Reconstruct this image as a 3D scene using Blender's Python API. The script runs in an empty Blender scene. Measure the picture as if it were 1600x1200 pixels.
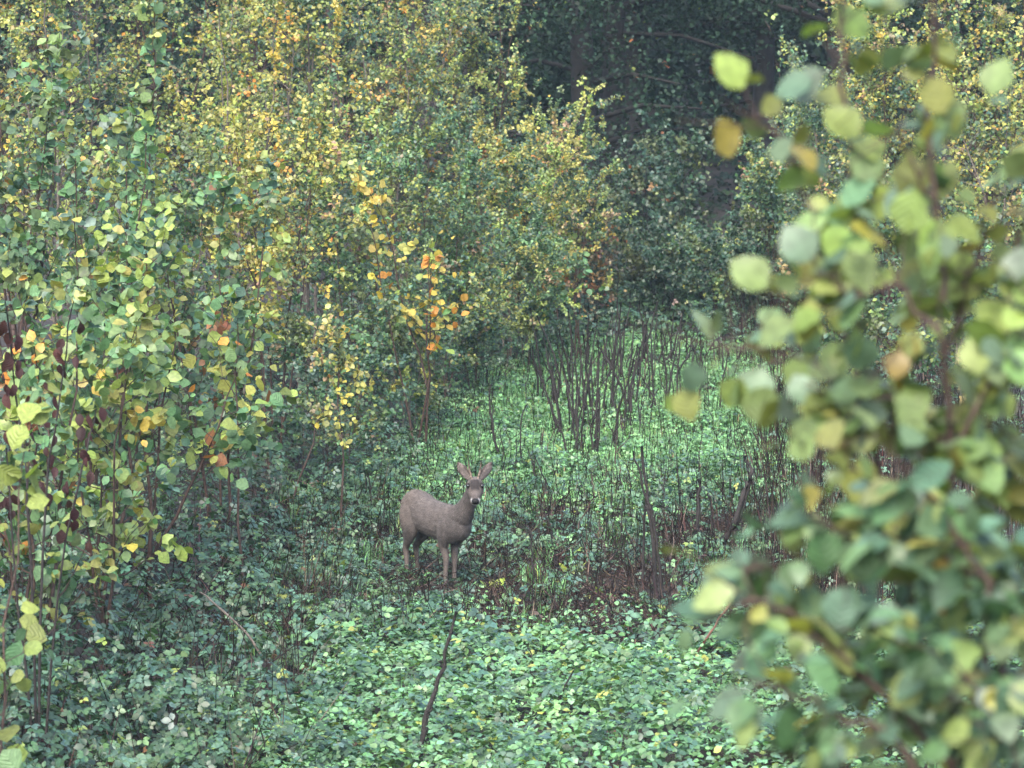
import bpy, math
import numpy as np
from mathutils import Matrix, Vector

# ------------------------------------------------------------------ camera, sky, sun, exposure
scene = bpy.context.scene
col = scene.collection
FPX, CAM_Z, YH = 6077.0, 5.1, -135.0           # focal length in photo pixels, eye height, horizon row
PITCH = math.atan((600.0 - YH) / FPX)
cam_data = bpy.data.cameras.new('camera')
cam_data.sensor_width = 36.0
cam_data.lens = 36.0 * FPX / 1600.0
cam_data.clip_start = 0.1
cam_data.clip_end = 2000.0
cam_data.dof.use_dof = True
cam_data.dof.focus_distance = 29.5
cam_data.dof.aperture_fstop = 6.2
cam = bpy.data.objects.new('camera', cam_data)
cam.location = (0, 0, CAM_Z)
cam.rotation_euler = (math.pi / 2 - PITCH, 0, 0)
col.objects.link(cam)
scene.camera = cam

SUN_EL, SUN_AZ = math.radians(50), math.radians(196)     # veiled, a little behind the camera
world = bpy.data.worlds.new('World')
scene.world = world
world.use_nodes = True
wn = world.node_tree
sky = wn.nodes.new('ShaderNodeTexSky')
sky.sky_type = 'NISHITA'
sky.sun_disc = False
sky.sun_elevation = SUN_EL
sky.sun_rotation = SUN_AZ
sky.air_density = 1.0
sky.dust_density = 4.0
sky.ozone_density = 1.0
bg = wn.nodes['Background']
bg.inputs['Strength'].default_value = 0.15
wn.links.new(sky.outputs['Color'], bg.inputs['Color'])

sun_data = bpy.data.lights.new('sun', 'SUN')
sun_data.energy = 1.15
sun_data.angle = math.radians(40)
sun_data.color = (1.0, 0.97, 0.93)
sun = bpy.data.objects.new('sun', sun_data)
sd = Vector((math.sin(SUN_AZ) * math.cos(SUN_EL), math.cos(SUN_AZ) * math.cos(SUN_EL), math.sin(SUN_EL)))
sun.rotation_euler = sd.to_track_quat('Z', 'Y').to_euler()
sun.location = (0, 0, 30)
col.objects.link(sun)

vs = scene.view_settings
vs.view_transform = 'Standard'
vs.look = 'None'
vs.gamma = 1.0
vs.use_curve_mapping = False
vs.exposure = 2.15
cy = scene.cycles
cy.max_bounces = 5
cy.diffuse_bounces = 2
cy.glossy_bounces = 2
cy.transmission_bounces = 3
cy.transparent_max_bounces = 4
cy.volume_bounces = 0

# ------------------------------------------------------------------ helpers
RNG = np.random.default_rng(7)

def smooth(a, b, x):
    t = np.clip((np.asarray(x, float) - a) / (b - a), 0, 1)
    return t * t * (3 - 2 * t)

_nr = np.random.default_rng(99)
_dirs = _nr.uniform(0, 2 * math.pi, (4, 6))
_ph = _nr.uniform(0, 2 * math.pi, (4, 6))
def noise(x, y, wl, seed=0):
    """smooth value about -1..1 with wavelength wl (metres)"""
    x = np.asarray(x, float); y = np.asarray(y, float)
    s = 0
    for o in range(3):
        for k in range(4):
            a = _dirs[o, k] + seed * 1.7 + k
            s = s + np.sin((x * np.cos(a) + y * np.sin(a)) * 2 * math.pi / (wl / 1.9 ** o) + _ph[o, k] * (1 + seed)) / 1.7 ** o
    return s / 4.2

D_KEY = [14, 20, 23, 27, 33, 42, 47, 49.5, 70]
XL_KEY = [-1.9, -1.8, -1.55, -1.6, -1.3, -.35, .6, 1.2, 1.4]
XR_KEY = [2.2, 2.1, 2.0, 1.85, 2.15, 2.95, 2.75, 2.2, 1.8]
def xl(y): return np.interp(y, D_KEY, XL_KEY)
def xr(y): return np.interp(y, D_KEY, XR_KEY)

def gz(x, y):
    x = np.asarray(x, float); y = np.asarray(y, float)
    z = 3.2 * (1 - smooth(2, 21, y))
    left = smooth(0.1, 2.2, xl(y) - x); right = smooth(0.1, 2.0, x - xr(y))
    z = z + (0.55 * left + 0.35 * right) * smooth(16, 24, y)
    z = z + 0.06 * noise(x, y, 3.0, 1) * smooth(14, 22, y)
    z = z + 0.5 * smooth(52, 75, y)
    return z

def ray(px, py):
    u = (px - 800.0) / FPX; v = (600.0 - py) / FPX
    c, s = math.cos(PITCH), math.sin(PITCH)
    return np.array([u, c + v * s, -s + v * c])

def at(px, py, d):
    """the place d metres away that the photo shows at this pixel"""
    r = ray(px, py)
    return np.array([0, 0, CAM_Z]) + r * (d / r[1])

def on_ground(px, py):
    r = ray(px, py)
    ds = np.arange(12, 110, 0.05)
    p = np.array([0, 0, CAM_Z])[None] + r[None] * (ds / r[1])[:, None]
    below = np.nonzero(p[:, 2] < gz(p[:, 0], p[:, 1]))[0]
    i = below[0] if len(below) else len(ds) - 1
    return p[i]

def norm(v):
    return v / np.maximum(np.linalg.norm(v, axis=-1, keepdims=True), 1e-9)

def frames(axis, up):
    x = norm(axis)
    z = norm(up - (up * x).sum(-1, keepdims=True) * x)
    y = np.cross(z, x)
    return np.stack([x, y, z], -1)            # columns

def make_mesh(name, V, F, C=None, shade_smooth=True):
    """V (n,3), F (m,3) triangles, C (n,3) colours"""
    me = bpy.data.meshes.new(name)
    V = np.ascontiguousarray(V, np.float32); F = np.ascontiguousarray(F, np.int32)
    me.vertices.add(len(V)); me.vertices.foreach_set('co', V.ravel())
    me.loops.add(F.size); me.loops.foreach_set('vertex_index', F.ravel())
    me.polygons.add(len(F))
    me.polygons.foreach_set('loop_start', np.arange(0, F.size, 3, dtype=np.int32))
    if shade_smooth:
        me.polygons.foreach_set('use_smooth', np.ones(len(F), bool))
    if C is not None:
        at_ = me.color_attributes.new('tint', 'FLOAT_COLOR', 'POINT')
        at_.data.foreach_set('color', np.concatenate([C, np.ones((len(C), 1))], 1).astype(np.float32).ravel())
    me.update(calc_edges=True)
    return me

def link(name, me, mat=None, parent=None, loc=(0, 0, 0)):
    o = bpy.data.objects.new(name, me)
    if mat is not None and me is not None and len(me.materials) == 0:
        me.materials.append(mat)
    o.location = loc
    if parent is not None:
        o.parent = parent
    col.objects.link(o)
    return o

def tag(o, label, cat=None, group=None, kind=None):
    if label: o['label'] = label
    if cat: o['category'] = cat
    if group: o['group'] = group
    if kind: o['kind'] = kind
    return o

class Buf:
    def __init__(s): s.V, s.F, s.C, s.n = [], [], [], 0
    def add(s, V, F, C=None):
        s.V.append(V); s.F.append(F + s.n); s.n += len(V)
        if C is not None: s.C.append(C)
    def mesh(s, name, smooth_=True):
        return make_mesh(name, np.concatenate(s.V), np.concatenate(s.F), np.concatenate(s.C) if s.C else None, smooth_)

def scatter(T, M, P, S, C):
    """copies of leaf template T=(V,F) with frames M (N,3,3) at P, size S (N,) or (N,3), colours C (N,3)"""
    V, F = T
    N, n = len(P), len(V)
    S = np.asarray(S, float)
    S = S[:, None, None] if S.ndim == 1 else S[:, None, :]
    W = np.einsum('nij,nkj->nki', M, V[None] * S) + P[:, None, :]
    FF = F[None] + (np.arange(N) * n)[:, None, None]
    CC = np.repeat(C[:, None, :], n, 1)
    return W.reshape(-1, 3), FF.reshape(-1, 3), CC.reshape(-1, 3)

def tubes(P, R, sides=4):
    """P (N,k,3) polylines with radii R (N,k) -> V, F of closed tapered tubes"""
    N, k, _ = P.shape
    t = np.gradient(P, axis=1); t = norm(t)
    ref = np.where(np.abs(t[..., 2:3]) > 0.9, np.array([1.0, 0, 0]), np.array([0, 0, 1.0]))
    a = norm(np.cross(t, ref)); b = np.cross(t, a)
    ang = np.arange(sides) * 2 * math.pi / sides
    ring = a[:, :, None] * np.cos(ang)[None, None, :, None] + b[:, :, None] * np.sin(ang)[None, None, :, None]
    V = P[:, :, None] + ring * R[:, :, None, None]
    V = V.reshape(N, k * sides, 3)
    F = []
    for i in range(k - 1):
        for j in range(sides):
            j2 = (j + 1) % sides
            A, B, Cc, D = i * sides + j, i * sides + j2, (i + 1) * sides + j2, (i + 1) * sides + j
            F += [(A, Cc, B), (A, D, Cc)]
    for j in range(1, sides - 1):
        F.append(((k - 1) * sides, (k - 1) * sides + j, (k - 1) * sides + j + 1))
        F.append((0, j + 1, j))
    F = np.array(F)
    FF = F[None] + (np.arange(N) * k * sides)[:, None, None]
    return V.reshape(-1, 3), FF.reshape(-1, 3)

def leaf_template(n, width, widest=0.45, fold=0.12, droop=0.12, point=1.0, wave=0.0, seed=0):
    """leaf blade along +X, base at the origin, length 1; n stations across the blade"""
    r = np.random.default_rng(seed)
    ts = np.linspace(0, 1, n + 2)[1:-1]
    V = [(0, 0, 0)]
    for i, t in enumerate(ts):
        p = t / widest * 0.5 if t < widest else 0.5 + (t - widest) / (1 - widest) * 0.5
        w = 0.5 * width * math.sin(math.pi * min(max(p, 0), 1)) ** (0.62 if t < widest else 0.62 * point)
        zc = -droop * t * t
        wl = w * (1 + wave * r.uniform(-1, 1)); wr = w * (1 + wave * r.uniform(-1, 1))
        V += [(t, wl, zc + fold * wl * 2 + wave * .25 * r.uniform(-1, 1)), (t + .02 * r.uniform(-1, 1), 0, zc),
              (t, -wr, zc + fold * wr * 2 + wave * .25 * r.uniform(-1, 1))]
    V.append((1, 0.03 * r.uniform(-1, 1), -droop))
    F = [(0, 2, 1), (0, 3, 2)]
    for i in range(n - 1):
        a = 1 + 3 * i; b = a + 3
        F += [(a, a + 1, b + 1), (a, b + 1, b), (a + 1, a + 2, b + 2), (a + 1, b + 2, b + 1)]
    a = 1 + 3 * (n - 1); e = 1 + 3 * n
    F += [(a, a + 1, e), (a + 1, a + 2, e)]
    return np.array(V, float), np.array(F)

def trifoliate(n=2):
    V, F = leaf_template(n, 0.72, 0.5, 0.10, 0.15)
    out = Buf()
    for ang, off, s in ((0, 0.30, 0.75), (1.15, 0.22, 0.62), (-1.15, 0.22, 0.62)):
        c, si = math.cos(ang), math.sin(ang)
        W = V * s; W = W + np.array([off * .4, 0, 0])
        out.add(W @ np.array([[c, si, 0], [-si, c, 0], [0, 0, 1]]) + np.array([off * .5, 0, -.04 * abs(ang)]), F)
    return np.concatenate(out.V), np.concatenate(out.F)

LEAF_TINY = leaf_template(1, 0.85, 0.5, 0.12, 0.1)
LEAF_SMALL = leaf_template(2, 0.80, 0.45, 0.10, 0.15)
LEAF_ROUND = leaf_template(3, 0.92, 0.48, 0.08, 0.18, 1.3, 0.08, 3)
LEAF_OVAL = leaf_template(3, 0.58, 0.45, 0.12, 0.2, 1.2, 0.06, 4)
LEAF_NETTLE = leaf_template(3, 0.66, 0.36, 0.10, 0.25, 1.5, 0.10, 5)
BRAMBLE, BRAMBLE_FAR = trifoliate(), trifoliate(1)
LEAF_FAR = (np.array([(0, 0, 0), (.5, .4, .06), (.5, -.4, .06), (1, 0, -.1)], float), np.array([(0, 2, 1), (1, 2, 3)]))

# palettes, linear reflectances; the wood and far shrub ones include shade
def clump(C, pos, wl, amt=.5):
    """leaves of one spray share a tint: some sprays yellower, some bluer green"""
    v = noise(pos[:, 0] + .8 * pos[:, 2], pos[:, 1] * .6 + 1.1 * pos[:, 2], wl, 23)
    a = (smooth(.05, .55, v) * amt)[:, None]; b = (smooth(-.05, -.55, v) * amt)[:, None]
    C = C * (1 - a) + a * np.array([.24, .24, .065]) * (C.sum(1, keepdims=True) / .42).clip(.7, 1.5)
    C = C * (1 - b) + b * np.array([.075, .14, .075]) * (C.sum(1, keepdims=True) / .36).clip(.7, 1.4)
    return C
def pick(pal, n, rng, jit=0.18):
    w = np.array([p[1] for p in pal], float); w /= w.sum()
    c = np.array([p[0] for p in pal])[rng.choice(len(pal), n, p=w)]
    c = c * rng.normal(1, jit, (n, 1)).clip(.55, 1.6) * rng.normal(1, jit * .35, (n, 3)).clip(.7, 1.3)
    return c.clip(0.01, 0.8)

G_DEEP, G_MID, G_BLUE, G_LIGHT = (.030, .068, .034), (.055, .115, .050), (.052, .112, .078), (.095, .195, .080)
G_FRESH, YG, YOL, YEL = (.115, .250, .100), (.200, .255, .060), (.270, .265, .065), (.430, .330, .055)
ORA, RUST, TAN, MAR, PALE = (.450, .190, .035), (.200, .075, .030), (.240, .160, .090), (.055, .018, .020), (.300, .330, .230)

PAL_HAZEL = [(G_MID, 3), (G_BLUE, 2.5), (G_LIGHT, 2), (YG, 2), (YOL, .5), (ORA, .12), (RUST, .12)]
PAL_HAZEL_Y = [((.165, .215, .05), 4), ((.21, .21, .05), 1.1), (G_LIGHT, 3.6), (G_MID, 1.8), (YEL, .15), (ORA, .15), (RUST, .15)]
PAL_SMALL = [(YG, 3), (G_MID, 2.5), (G_BLUE, 2), (YOL, 1.6), (YEL, .5), (TAN, .5), (ORA, .14)]
PAL_SMALL_Y = [(YG, 2.4), (YOL, 1.9), (YEL, .8), (G_MID, 1.8), (G_BLUE, 1.3), (TAN, .6), (ORA, .15)]
PAL_SMALL_G = [(G_MID, 3), (G_BLUE, 3), (YG, 1.6), (G_LIGHT, 1.2), (YOL, .35), (TAN, .3)]
PAL_SHADE = [((.018, .042, .022), 3), (G_DEEP, 2.5), ((.04, .085, .06), 1.6), (YG, .12), (RUST, .06)]  # leaf colour darkened to stand in for shade at the clearing's end
PAL_WOOD_SHADE = [((.011, .026, .015), 4), ((.020, .046, .025), 2), ((.026, .054, .036), 1), (YG, .02), (RUST, .015)]  # wood's shade put into the leaf colour, since the crowns let light through
PAL_BRAMBLE = [(G_DEEP, 1.5), (G_MID, 3), (G_BLUE, 3), ((.075, .15, .10), 2.4), (G_LIGHT, 1.2), ((.09, .05, .03), .12), (YG, .25)]
PAL_THICKET = [(G_DEEP, 3), (G_MID, 3), (G_BLUE, 3), ((.018, .042, .022), 1.5), ((.07, .14, .095), .8), ((.10, .05, .03), .1), (YG, .15)]
PAL_NETTLE = [(G_LIGHT, 3), (G_FRESH, 4), ((.115, .235, .135), 4), (G_MID, 1), (YG, .6)]
PAL_HERB = [(G_FRESH, 5), ((.15, .32, .13), 2.5), (G_LIGHT, 3), (G_BLUE, 2), (G_MID, 1)]
PAL_GRASS = [(G_FRESH, 4), ((.15, .32, .13), 2.5), (G_LIGHT, 2.5), (YG, .6), (TAN, .25)]
PAL_GOLD = [(YEL, 4), (YOL, 2.2), (ORA, 1.7), (YG, 1.6), (G_LIGHT, .8)]

# ------------------------------------------------------------------ materials
def leaf_material(name, source, rough=0.42, trans=0.30, spec=0.5, vein=0.0):
    m = bpy.data.materials.new(name); m.use_nodes = True
    nt = m.node_tree; N = nt.nodes; L = nt.links
    p = N['Principled BSDF']; out = N['Material Output']
    if source == 'object':
        src = N.new('ShaderNodeObjectInfo'); c = src.outputs['Color']
        tc = N.new('ShaderNodeTexCoord'); vec = tc.outputs['Object']; sc_ = 5.0
    else:
        src = N.new('ShaderNodeVertexColor'); src.layer_name = 'tint'; c = src.outputs['Color']
        ge = N.new('ShaderNodeNewGeometry'); vec = ge.outputs['Position']; sc_ = 45.0
    nz = N.new('ShaderNodeTexNoise'); nz.inputs['Scale'].default_value = sc_; nz.inputs['Detail'].default_value = 3
    L.new(vec, nz.inputs['Vector'])
    mr = N.new('ShaderNodeMapRange'); mr.inputs['From Min'].default_value = .3; mr.inputs['From Max'].default_value = .7
    mr.inputs['To Min'].default_value = .72; mr.inputs['To Max'].default_value = 1.25
    L.new(nz.outputs['Fac'], mr.inputs['Value'])
    mul = N.new('ShaderNodeVectorMath'); mul.operation = 'SCALE'
    L.new(c, mul.inputs[0]); L.new(mr.outputs['Result'], mul.inputs['Scale'])
    L.new(mul.outputs['Vector'], p.inputs['Base Color'])
    p.inputs['Roughness'].default_value = rough
    p.inputs['Specular IOR Level'].default_value = spec
    tr = N.new('ShaderNodeBsdfTranslucent')
    tm = N.new('ShaderNodeMix'); tm.data_type = 'RGBA'; tm.blend_type = 'MULTIPLY'; tm.inputs['Factor'].default_value = 1
    tm.inputs['B'].default_value = (1.25, 1.25, .55, 1)
    L.new(mul.outputs['Vector'], tm.inputs['A']); L.new(tm.outputs['Result'], tr.inputs['Color'])
    mx = N.new('ShaderNodeMixShader'); mx.inputs['Fac'].default_value = trans
    L.new(p.outputs[0], mx.inputs[1]); L.new(tr.outputs[0], mx.inputs[2]); L.new(mx.outputs[0], out.inputs['Surface'])
    if vein:
        wv = N.new('ShaderNodeTexWave'); wv.inputs['Scale'].default_value = 3.2; wv.inputs['Distortion'].default_value = 1.0
        wv.bands_direction = 'DIAGONAL'
        ab = N.new('ShaderNodeVectorMath'); ab.operation = 'ABSOLUTE'
        L.new(vec, ab.inputs[0]); L.new(ab.outputs['Vector'], wv.inputs['Vector'])
        bp = N.new('ShaderNodeBump'); bp.inputs['Strength'].default_value = vein; bp.inputs['Distance'].default_value = .01
        L.new(wv.outputs['Fac'], bp.inputs['Height'])
        L.new(bp.outputs['Normal'], p.inputs['Normal'])
    return m

def rough_material(name, c1, c2, scale=30, rough=0.85, bump=0.4, c3=None, coord='Object'):
    m = bpy.data.materials.new(name); m.use_nodes = True
    nt = m.node_tree; N = nt.nodes; L = nt.links
    p = N['Principled BSDF']
    tc = N.new('ShaderNodeTexCoord')
    nz = N.new('ShaderNodeTexNoise'); nz.inputs['Scale'].default_value = scale; nz.inputs['Detail'].default_value = 6
    L.new(tc.outputs[coord], nz.inputs['Vector'])
    cr = N.new('ShaderNodeValToRGB')
    cr.color_ramp.elements[0].position = .32; cr.color_ramp.elements[0].color = (*c1, 1)
    cr.color_ramp.elements[1].position = .68; cr.color_ramp.elements[1].color = (*c2, 1)
    if c3:
        e = cr.color_ramp.elements.new(.8); e.color = (*c3, 1)
    L.new(nz.outputs['Fac'], cr.inputs['Fac']); L.new(cr.outputs['Color'], p.inputs['Base Color'])
    p.inputs['Roughness'].default_value = rough
    bp = N.new('ShaderNodeBump'); bp.inputs['Strength'].default_value = bump; bp.inputs['Distance'].default_value = .02
    L.new(nz.outputs['Fac'], bp.inputs['Height']); L.new(bp.outputs['Normal'], p.inputs['Normal'])
    return m

M_LEAF = leaf_material('leaf_blade', 'tint', 0.45, 0.30, .5)
M_LEAF_OBJ = leaf_material('broad_leaf_blade', 'object', 0.55, 0.32, .35, vein=.35)
M_GROUNDLEAF = leaf_material('ground_leaf_blade', 'tint', 0.45, 0.25, .55)
M_WOODLEAF = leaf_material('wood_leaf_blade', 'tint', 0.65, 0.2, .2)
M_GRASS = leaf_material('grass_blade', 'tint', 0.5, 0.3, 0.4)
M_SOIL = rough_material('litter_soil', (.010, .0085, .007), (.032, .025, .020), 9, .95, .9, (.06, .047, .036))
M_BARK = rough_material('dark_bark', (.005, .0038, .0034), (.015, .0105, .009), 40, .8, .5)
M_BARK_RED = rough_material('red_brown_bark', (.022, .011, .008), (.060, .034, .024), 40, .75, .5)
M_BARK_GREY = rough_material('grey_bark', (.05, .042, .035), (.14, .12, .10), 25, .85, .6)
M_TRUNK = rough_material('trunk_bark', (.005, .0045, .004), (.016, .014, .012), 12, .9, .8)
M_DRY = leaf_material('dry_stalk', 'tint', 0.8, 0.05, 0.2)
M_GREENCANE = rough_material('green_cane', (.10, .17, .06), (.18, .24, .09), 30, .6, .3)
M_REDCANE = rough_material('red_cane', (.12, .045, .04), (.20, .09, .07), 30, .6, .3)

# ------------------------------------------------------------------ ground
gx = np.concatenate([[-260, -120, -60, -30], np.linspace(-16, 16, 130), [30, 60, 120, 260]])
gy = np.concatenate([[-120, -60, -20, -5], np.linspace(0, 90, 300), [110, 150, 220, 330]])
GX, GY = np.meshgrid(gx, gy)
GZ = gz(GX, GY) + .03 * noise(GX, GY, .9, 4) * (np.abs(GX) < 17)
gi = np.arange(GX.size).reshape(GX.shape)
q = np.stack([gi[:-1, :-1], gi[:-1, 1:], gi[1:, 1:], gi[1:, :-1]], -1).reshape(-1, 4)
F = np.concatenate([q[:, [0, 1, 2]], q[:, [0, 2, 3]]])
ground = link('ground', make_mesh('ground', np.stack([GX, GY, GZ], -1).reshape(-1, 3), F), M_SOIL)
tag(ground, 'dark leaf litter soil under the undergrowth', kind='structure')

# ------------------------------------------------------------------ ground cover (nobody could count it)
def region(n, x0, x1, y0, y1, rng):
    return rng.uniform(x0, x1, n), rng.uniform(y0, y1, n)

def cover(name, label, T, x, y, canopy, size, pal, rng, tilt=.45, mat=None, jit=.18, lay=.6, cam_lean=.0, cat='undergrowth'):
    n = len(x)
    h = canopy(x, y)
    e = .12
    gxx = (canopy(x + e, y) - canopy(x - e, y)) / (2 * e); gyy = (canopy(x, y + e) - canopy(x, y - e)) / (2 * e)
    z = gz(x, y) + np.maximum(h, .02) * rng.uniform(0, 1, n) ** lay
    a = rng.uniform(0, 2 * math.pi, n)
    axis = np.stack([np.cos(a), np.sin(a), rng.normal(-.15, .3, n)], -1)
    up = np.stack([-gxx * .7, -gyy * .7 - cam_lean, np.ones(n)], -1) + rng.normal(0, tilt, (n, 3)) * np.array([1, 1, .3])
    C = pick(pal, n, rng, jit)
    v = noise(x, y, 1.7, 25) + .5 * noise(x, y, .6, 26)
    C = C * (1 + .28 * np.clip(v, -1, 1))[:, None] * np.array([1, 1, 1]) + np.clip(v, 0, 1)[:, None] * np.array([.02, .01, -.005])
    W = scatter(T, frames(axis, up), np.stack([x, y, z], -1), size(n), C.clip(.008, .8))
    me = make_mesh(name, *W)
    o = link(name, me, mat or M_GROUNDLEAF)
    tag(o, label, cat, kind='stuff')
    return o

rng = np.random.default_rng(11)
# 1. leafy herb carpet in front
def can_front(x, y): return .20 + .09 * noise(x, y, 1.3, 2) + .05 * noise(x, y, .5, 3)
x, y = region(62000, -3.6, 3.8, 21.2, 28.2, rng)
edge = 26.9 + .5 * noise(x, x * 0, 2.2, 5) - .35 * smooth(.2, -1.2, x)
k = (y < edge + rng.normal(0, .12, len(x))) & (x > xl(y) + .25 + .35 * noise(x, y, 1.1, 1) - .5 * smooth(25.2, 23.5, y))
k &= (noise(x, y, .8, 6) + .5 * noise(x, y, .35, 7) > -.42)
x, y = x[k], y[k]
cover('herb_carpet', 'carpet of bright green broad leaved herbs in front of the deer', LEAF_SMALL, x, y, can_front,
      lambda n: rng.uniform(.028, .064, n), PAL_NETTLE, rng, tilt=.38, lay=.45, cam_lean=.12)
x, y = region(9000, -3.0, 3.4, 21.2, 27.6, rng)
k = (x > xl(y) + .1) & (noise(x, y, 1.0, 21) > .05) & (y < 26.9 + .5 * noise(x, x * 0, 2.2, 5))
x, y = x[k], y[k]
cover('bramble_sprays', 'bramble sprays mixed through the bright herb carpet', BRAMBLE, x, y, lambda a, b: can_front(a, b) + .05,
      lambda n: rng.uniform(.05, .10, n), PAL_BRAMBLE, rng, tilt=.4, lay=.3, cam_lean=.15)
x, y = region(16000, -3.0, 3.4, 21.2, 27.8, rng)
k = (x > xl(y) + .2) & (noise(x, y, .9, 22) > .1)
x, y = x[k], y[k]
cover('seedling_leaves', 'small pale leaves of seedlings in the herb carpet', LEAF_SMALL, x, y, lambda a, b: can_front(a, b) + .02,
      lambda n: rng.uniform(.018, .045, n), PAL_HERB, rng, tilt=.5, lay=.35, cam_lean=.15)
# 2. bramble and litter band round the deer
def near_deer(x, y): return np.exp(-(((x + .60) / .62) ** 2 + ((y - 29.2) / 1.0) ** 2) ** 2)
def can_mid(x, y): return (.14 + .12 * noise(x, y, 1.1, 7) + .07 * noise(x, y, .45, 8)) * (1 - .62 * near_deer(x, y))
x, y = region(25000, -2.4, 3.0, 26.4, 35.5, rng)
k = (x > xl(y) - .5) & ((noise(x, y, 1.5, 9) + .5 * noise(x, y, .5, 2) > -.3) | (near_deer(x, y) > .25)) & (y > 26.6 + .4 * noise(x, x * 0, 2.2, 5))
k &= rng.uniform(0, 1, len(x)) > -1
k &= ~((y < 30.2) & (x > -.25) & (noise(x, y, .9, 35) + .5 * noise(x, y, .4, 36) < .12))
x, y = x[k], y[k]
cover('bramble_cover', 'low trailing bramble leaves around the deer', BRAMBLE_FAR, x, y, can_mid,
      lambda n: rng.uniform(.04, .08, n), PAL_BRAMBLE, rng, tilt=.4, lay=.5, cam_lean=.15)
# 3. soft fresh herbs and grass behind the deer
def can_far(x, y): return .13 + .08 * noise(x, y, 1.6, 3) + .05 * noise(x, y, .6, 1)
x, y = region(120000, -2.0, 3.6, 31.5, 52, rng)
k = (x > xl(y) - .2 + .25 * noise(x, y, 1.3, 2)) & (x < xr(y) + .3) & (y > 33 + .9 * noise(x, y, 1.7, 4) + rng.normal(0, .5, len(x))) & (y < 46.6 + 1.1 * noise(x, y, 1.3, 31) - .8 * np.abs(x - 1.75))
x, y = x[k], y[k]
cover('fresh_herbs', 'soft bright green low herbs in the clearing behind the deer', LEAF_TINY, x, y, can_far,
      lambda n: rng.uniform(.022, .055, n), PAL_HERB, rng, tilt=.5, lay=.5, cam_lean=.25)

def grass(name, label, x, y, hmin, hmax, pal, rng, wid=.006):
    n = len(x)
    h = rng.uniform(hmin, hmax, n)
    a = rng.uniform(0, 2 * math.pi, n)
    lean = rng.uniform(.1, .75, n)
    d = np.stack([np.cos(a), np.sin(a), np.zeros(n)], -1)
    base = np.stack([x, y, gz(x, y)], -1)
    side = np.stack([-np.sin(a), np.cos(a), np.zeros(n)], -1) * (wid * rng.uniform(.6, 1.3, n))[:, None]
    m1 = base + d * (h * lean * .3)[:, None] + np.array([0, 0, 1]) * (h * .62)[:, None]
    tip = base + d * (h * lean)[:, None] + np.array([0, 0, 1]) * (h * (1 - .3 * lean))[:, None]
    V = np.stack([base - side, base + side, m1 - side * .8, m1 + side * .8, tip], 1)
    F = np.array([(0, 1, 3), (0, 3, 2), (2, 3, 4)])
    FF = F[None] + (np.arange(n) * 5)[:, None, None]
    C = np.repeat(pick(pal, n, rng)[:, None], 5, 1)
    o = link(name, make_mesh(name, V.reshape(-1, 3), FF.reshape(-1, 3), C.reshape(-1, 3)), M_GRASS)
    return tag(o, label, 'grass', kind='stuff')

x, y = region(75000, -1.6, 3.4, 31, 51, rng)
k = (x > xl(y)) & (x < xr(y) + .2) & (y < 46.4 + 1.1 * noise(x, y, 1.3, 31) - .8 * np.abs(x - 1.75)) & (y > 33.2 + .9 * noise(x, y, 1.7, 4)) & (noise(x, y, 1.9, 12) > -.35 + rng.normal(0, .2, len(x)))
grass('clearing_grass', 'fine fresh green grass in the clearing behind the deer', x[k], y[k], .06, .19, PAL_GRASS, rng)
x, y = region(60000, -2.0, 2.6, 22, 33.5, rng)
k = (noise(x, y, 1.4, 13) + .5 * noise(x, y, .5, 5) > .78) & (near_deer(x, y) < .3)
grass('tufted_grass', 'scattered tufts of long grass among the brambles', x[k], y[k], .10, .26, PAL_GRASS, rng, .005)

# 4. dark bramble thicket up both banks
def can_left(x, y):
    b = smooth(-.2, 1.6, xl(y) - x)
    return .20 + .42 * b + (.18 + .12 * b) * noise(x, y, 1.5, 14) + .09 * noise(x, y, .55, 15)
x, y = region(92000, -6.4, 1.6, 19.0, 53, rng)
k = (x < xl(y) + .25 + .35 * smooth(30, 27, y) + .3 * noise(x, y, 1.2, 3)) & (np.abs(x) < (y * .1317 + .9)) & (x > xl(y) - 3.2 + smooth(30, 36, y) * 1.2)
k &= noise(x, y, 1.1, 16) + .5 * noise(x, y, .45, 4) > -.8
x, y = x[k], y[k]; nr_ = y < 29
cover('bramble_thicket', 'dark bramble thicket on the near bank at lower left', BRAMBLE, x[nr_], y[nr_], can_left,
      lambda n: rng.uniform(.038, .085, n), PAL_THICKET, rng, tilt=.5, lay=.55, cam_lean=.2)
cover('bank_thicket', 'dark bramble leaves on the bank under the small leaved shrubs', BRAMBLE_FAR, x[~nr_], y[~nr_], can_left,
      lambda n: rng.uniform(.038, .085, n), PAL_THICKET, rng, tilt=.5, lay=.55, cam_lean=.2)
x, y = region(5200, -3.8, -1.5, 17.5, 23.5, rng)
k = x < xl(y) + .1
cover('near_brambles', 'bramble leaves heaped in the bottom left corner', BRAMBLE, x[k], y[k], lambda a, b: .45 + .2 * noise(a, b, 1.2, 27) + .1 * noise(a, b, .5, 28),
      lambda n: rng.uniform(.045, .085, n), PAL_THICKET, rng, tilt=.5, lay=.5, cam_lean=.3)
def can_right(x, y):
    b = smooth(-.2, 1.2, x - xr(y))
    return .22 + .4 * b + .2 * noise(x, y, 1.4, 17) + .08 * noise(x, y, .5, 18)
x, y = region(11000, 1.4, 6.4, 19.5, 55, rng)
k = (x > xr(y) - .25 + .3 * noise(x, y, 1.2, 6)) & (np.abs(x) < (y * .1317 + 1.0))
x, y = x[k], y[k]
cover('bank_brambles', 'dark bramble leaves along the far side of the clearing', BRAMBLE_FAR, x, y, can_right,
      lambda n: rng.uniform(.038, .08, n), PAL_BRAMBLE, rng, tilt=.5, lay=.55, cam_lean=.2)

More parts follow.
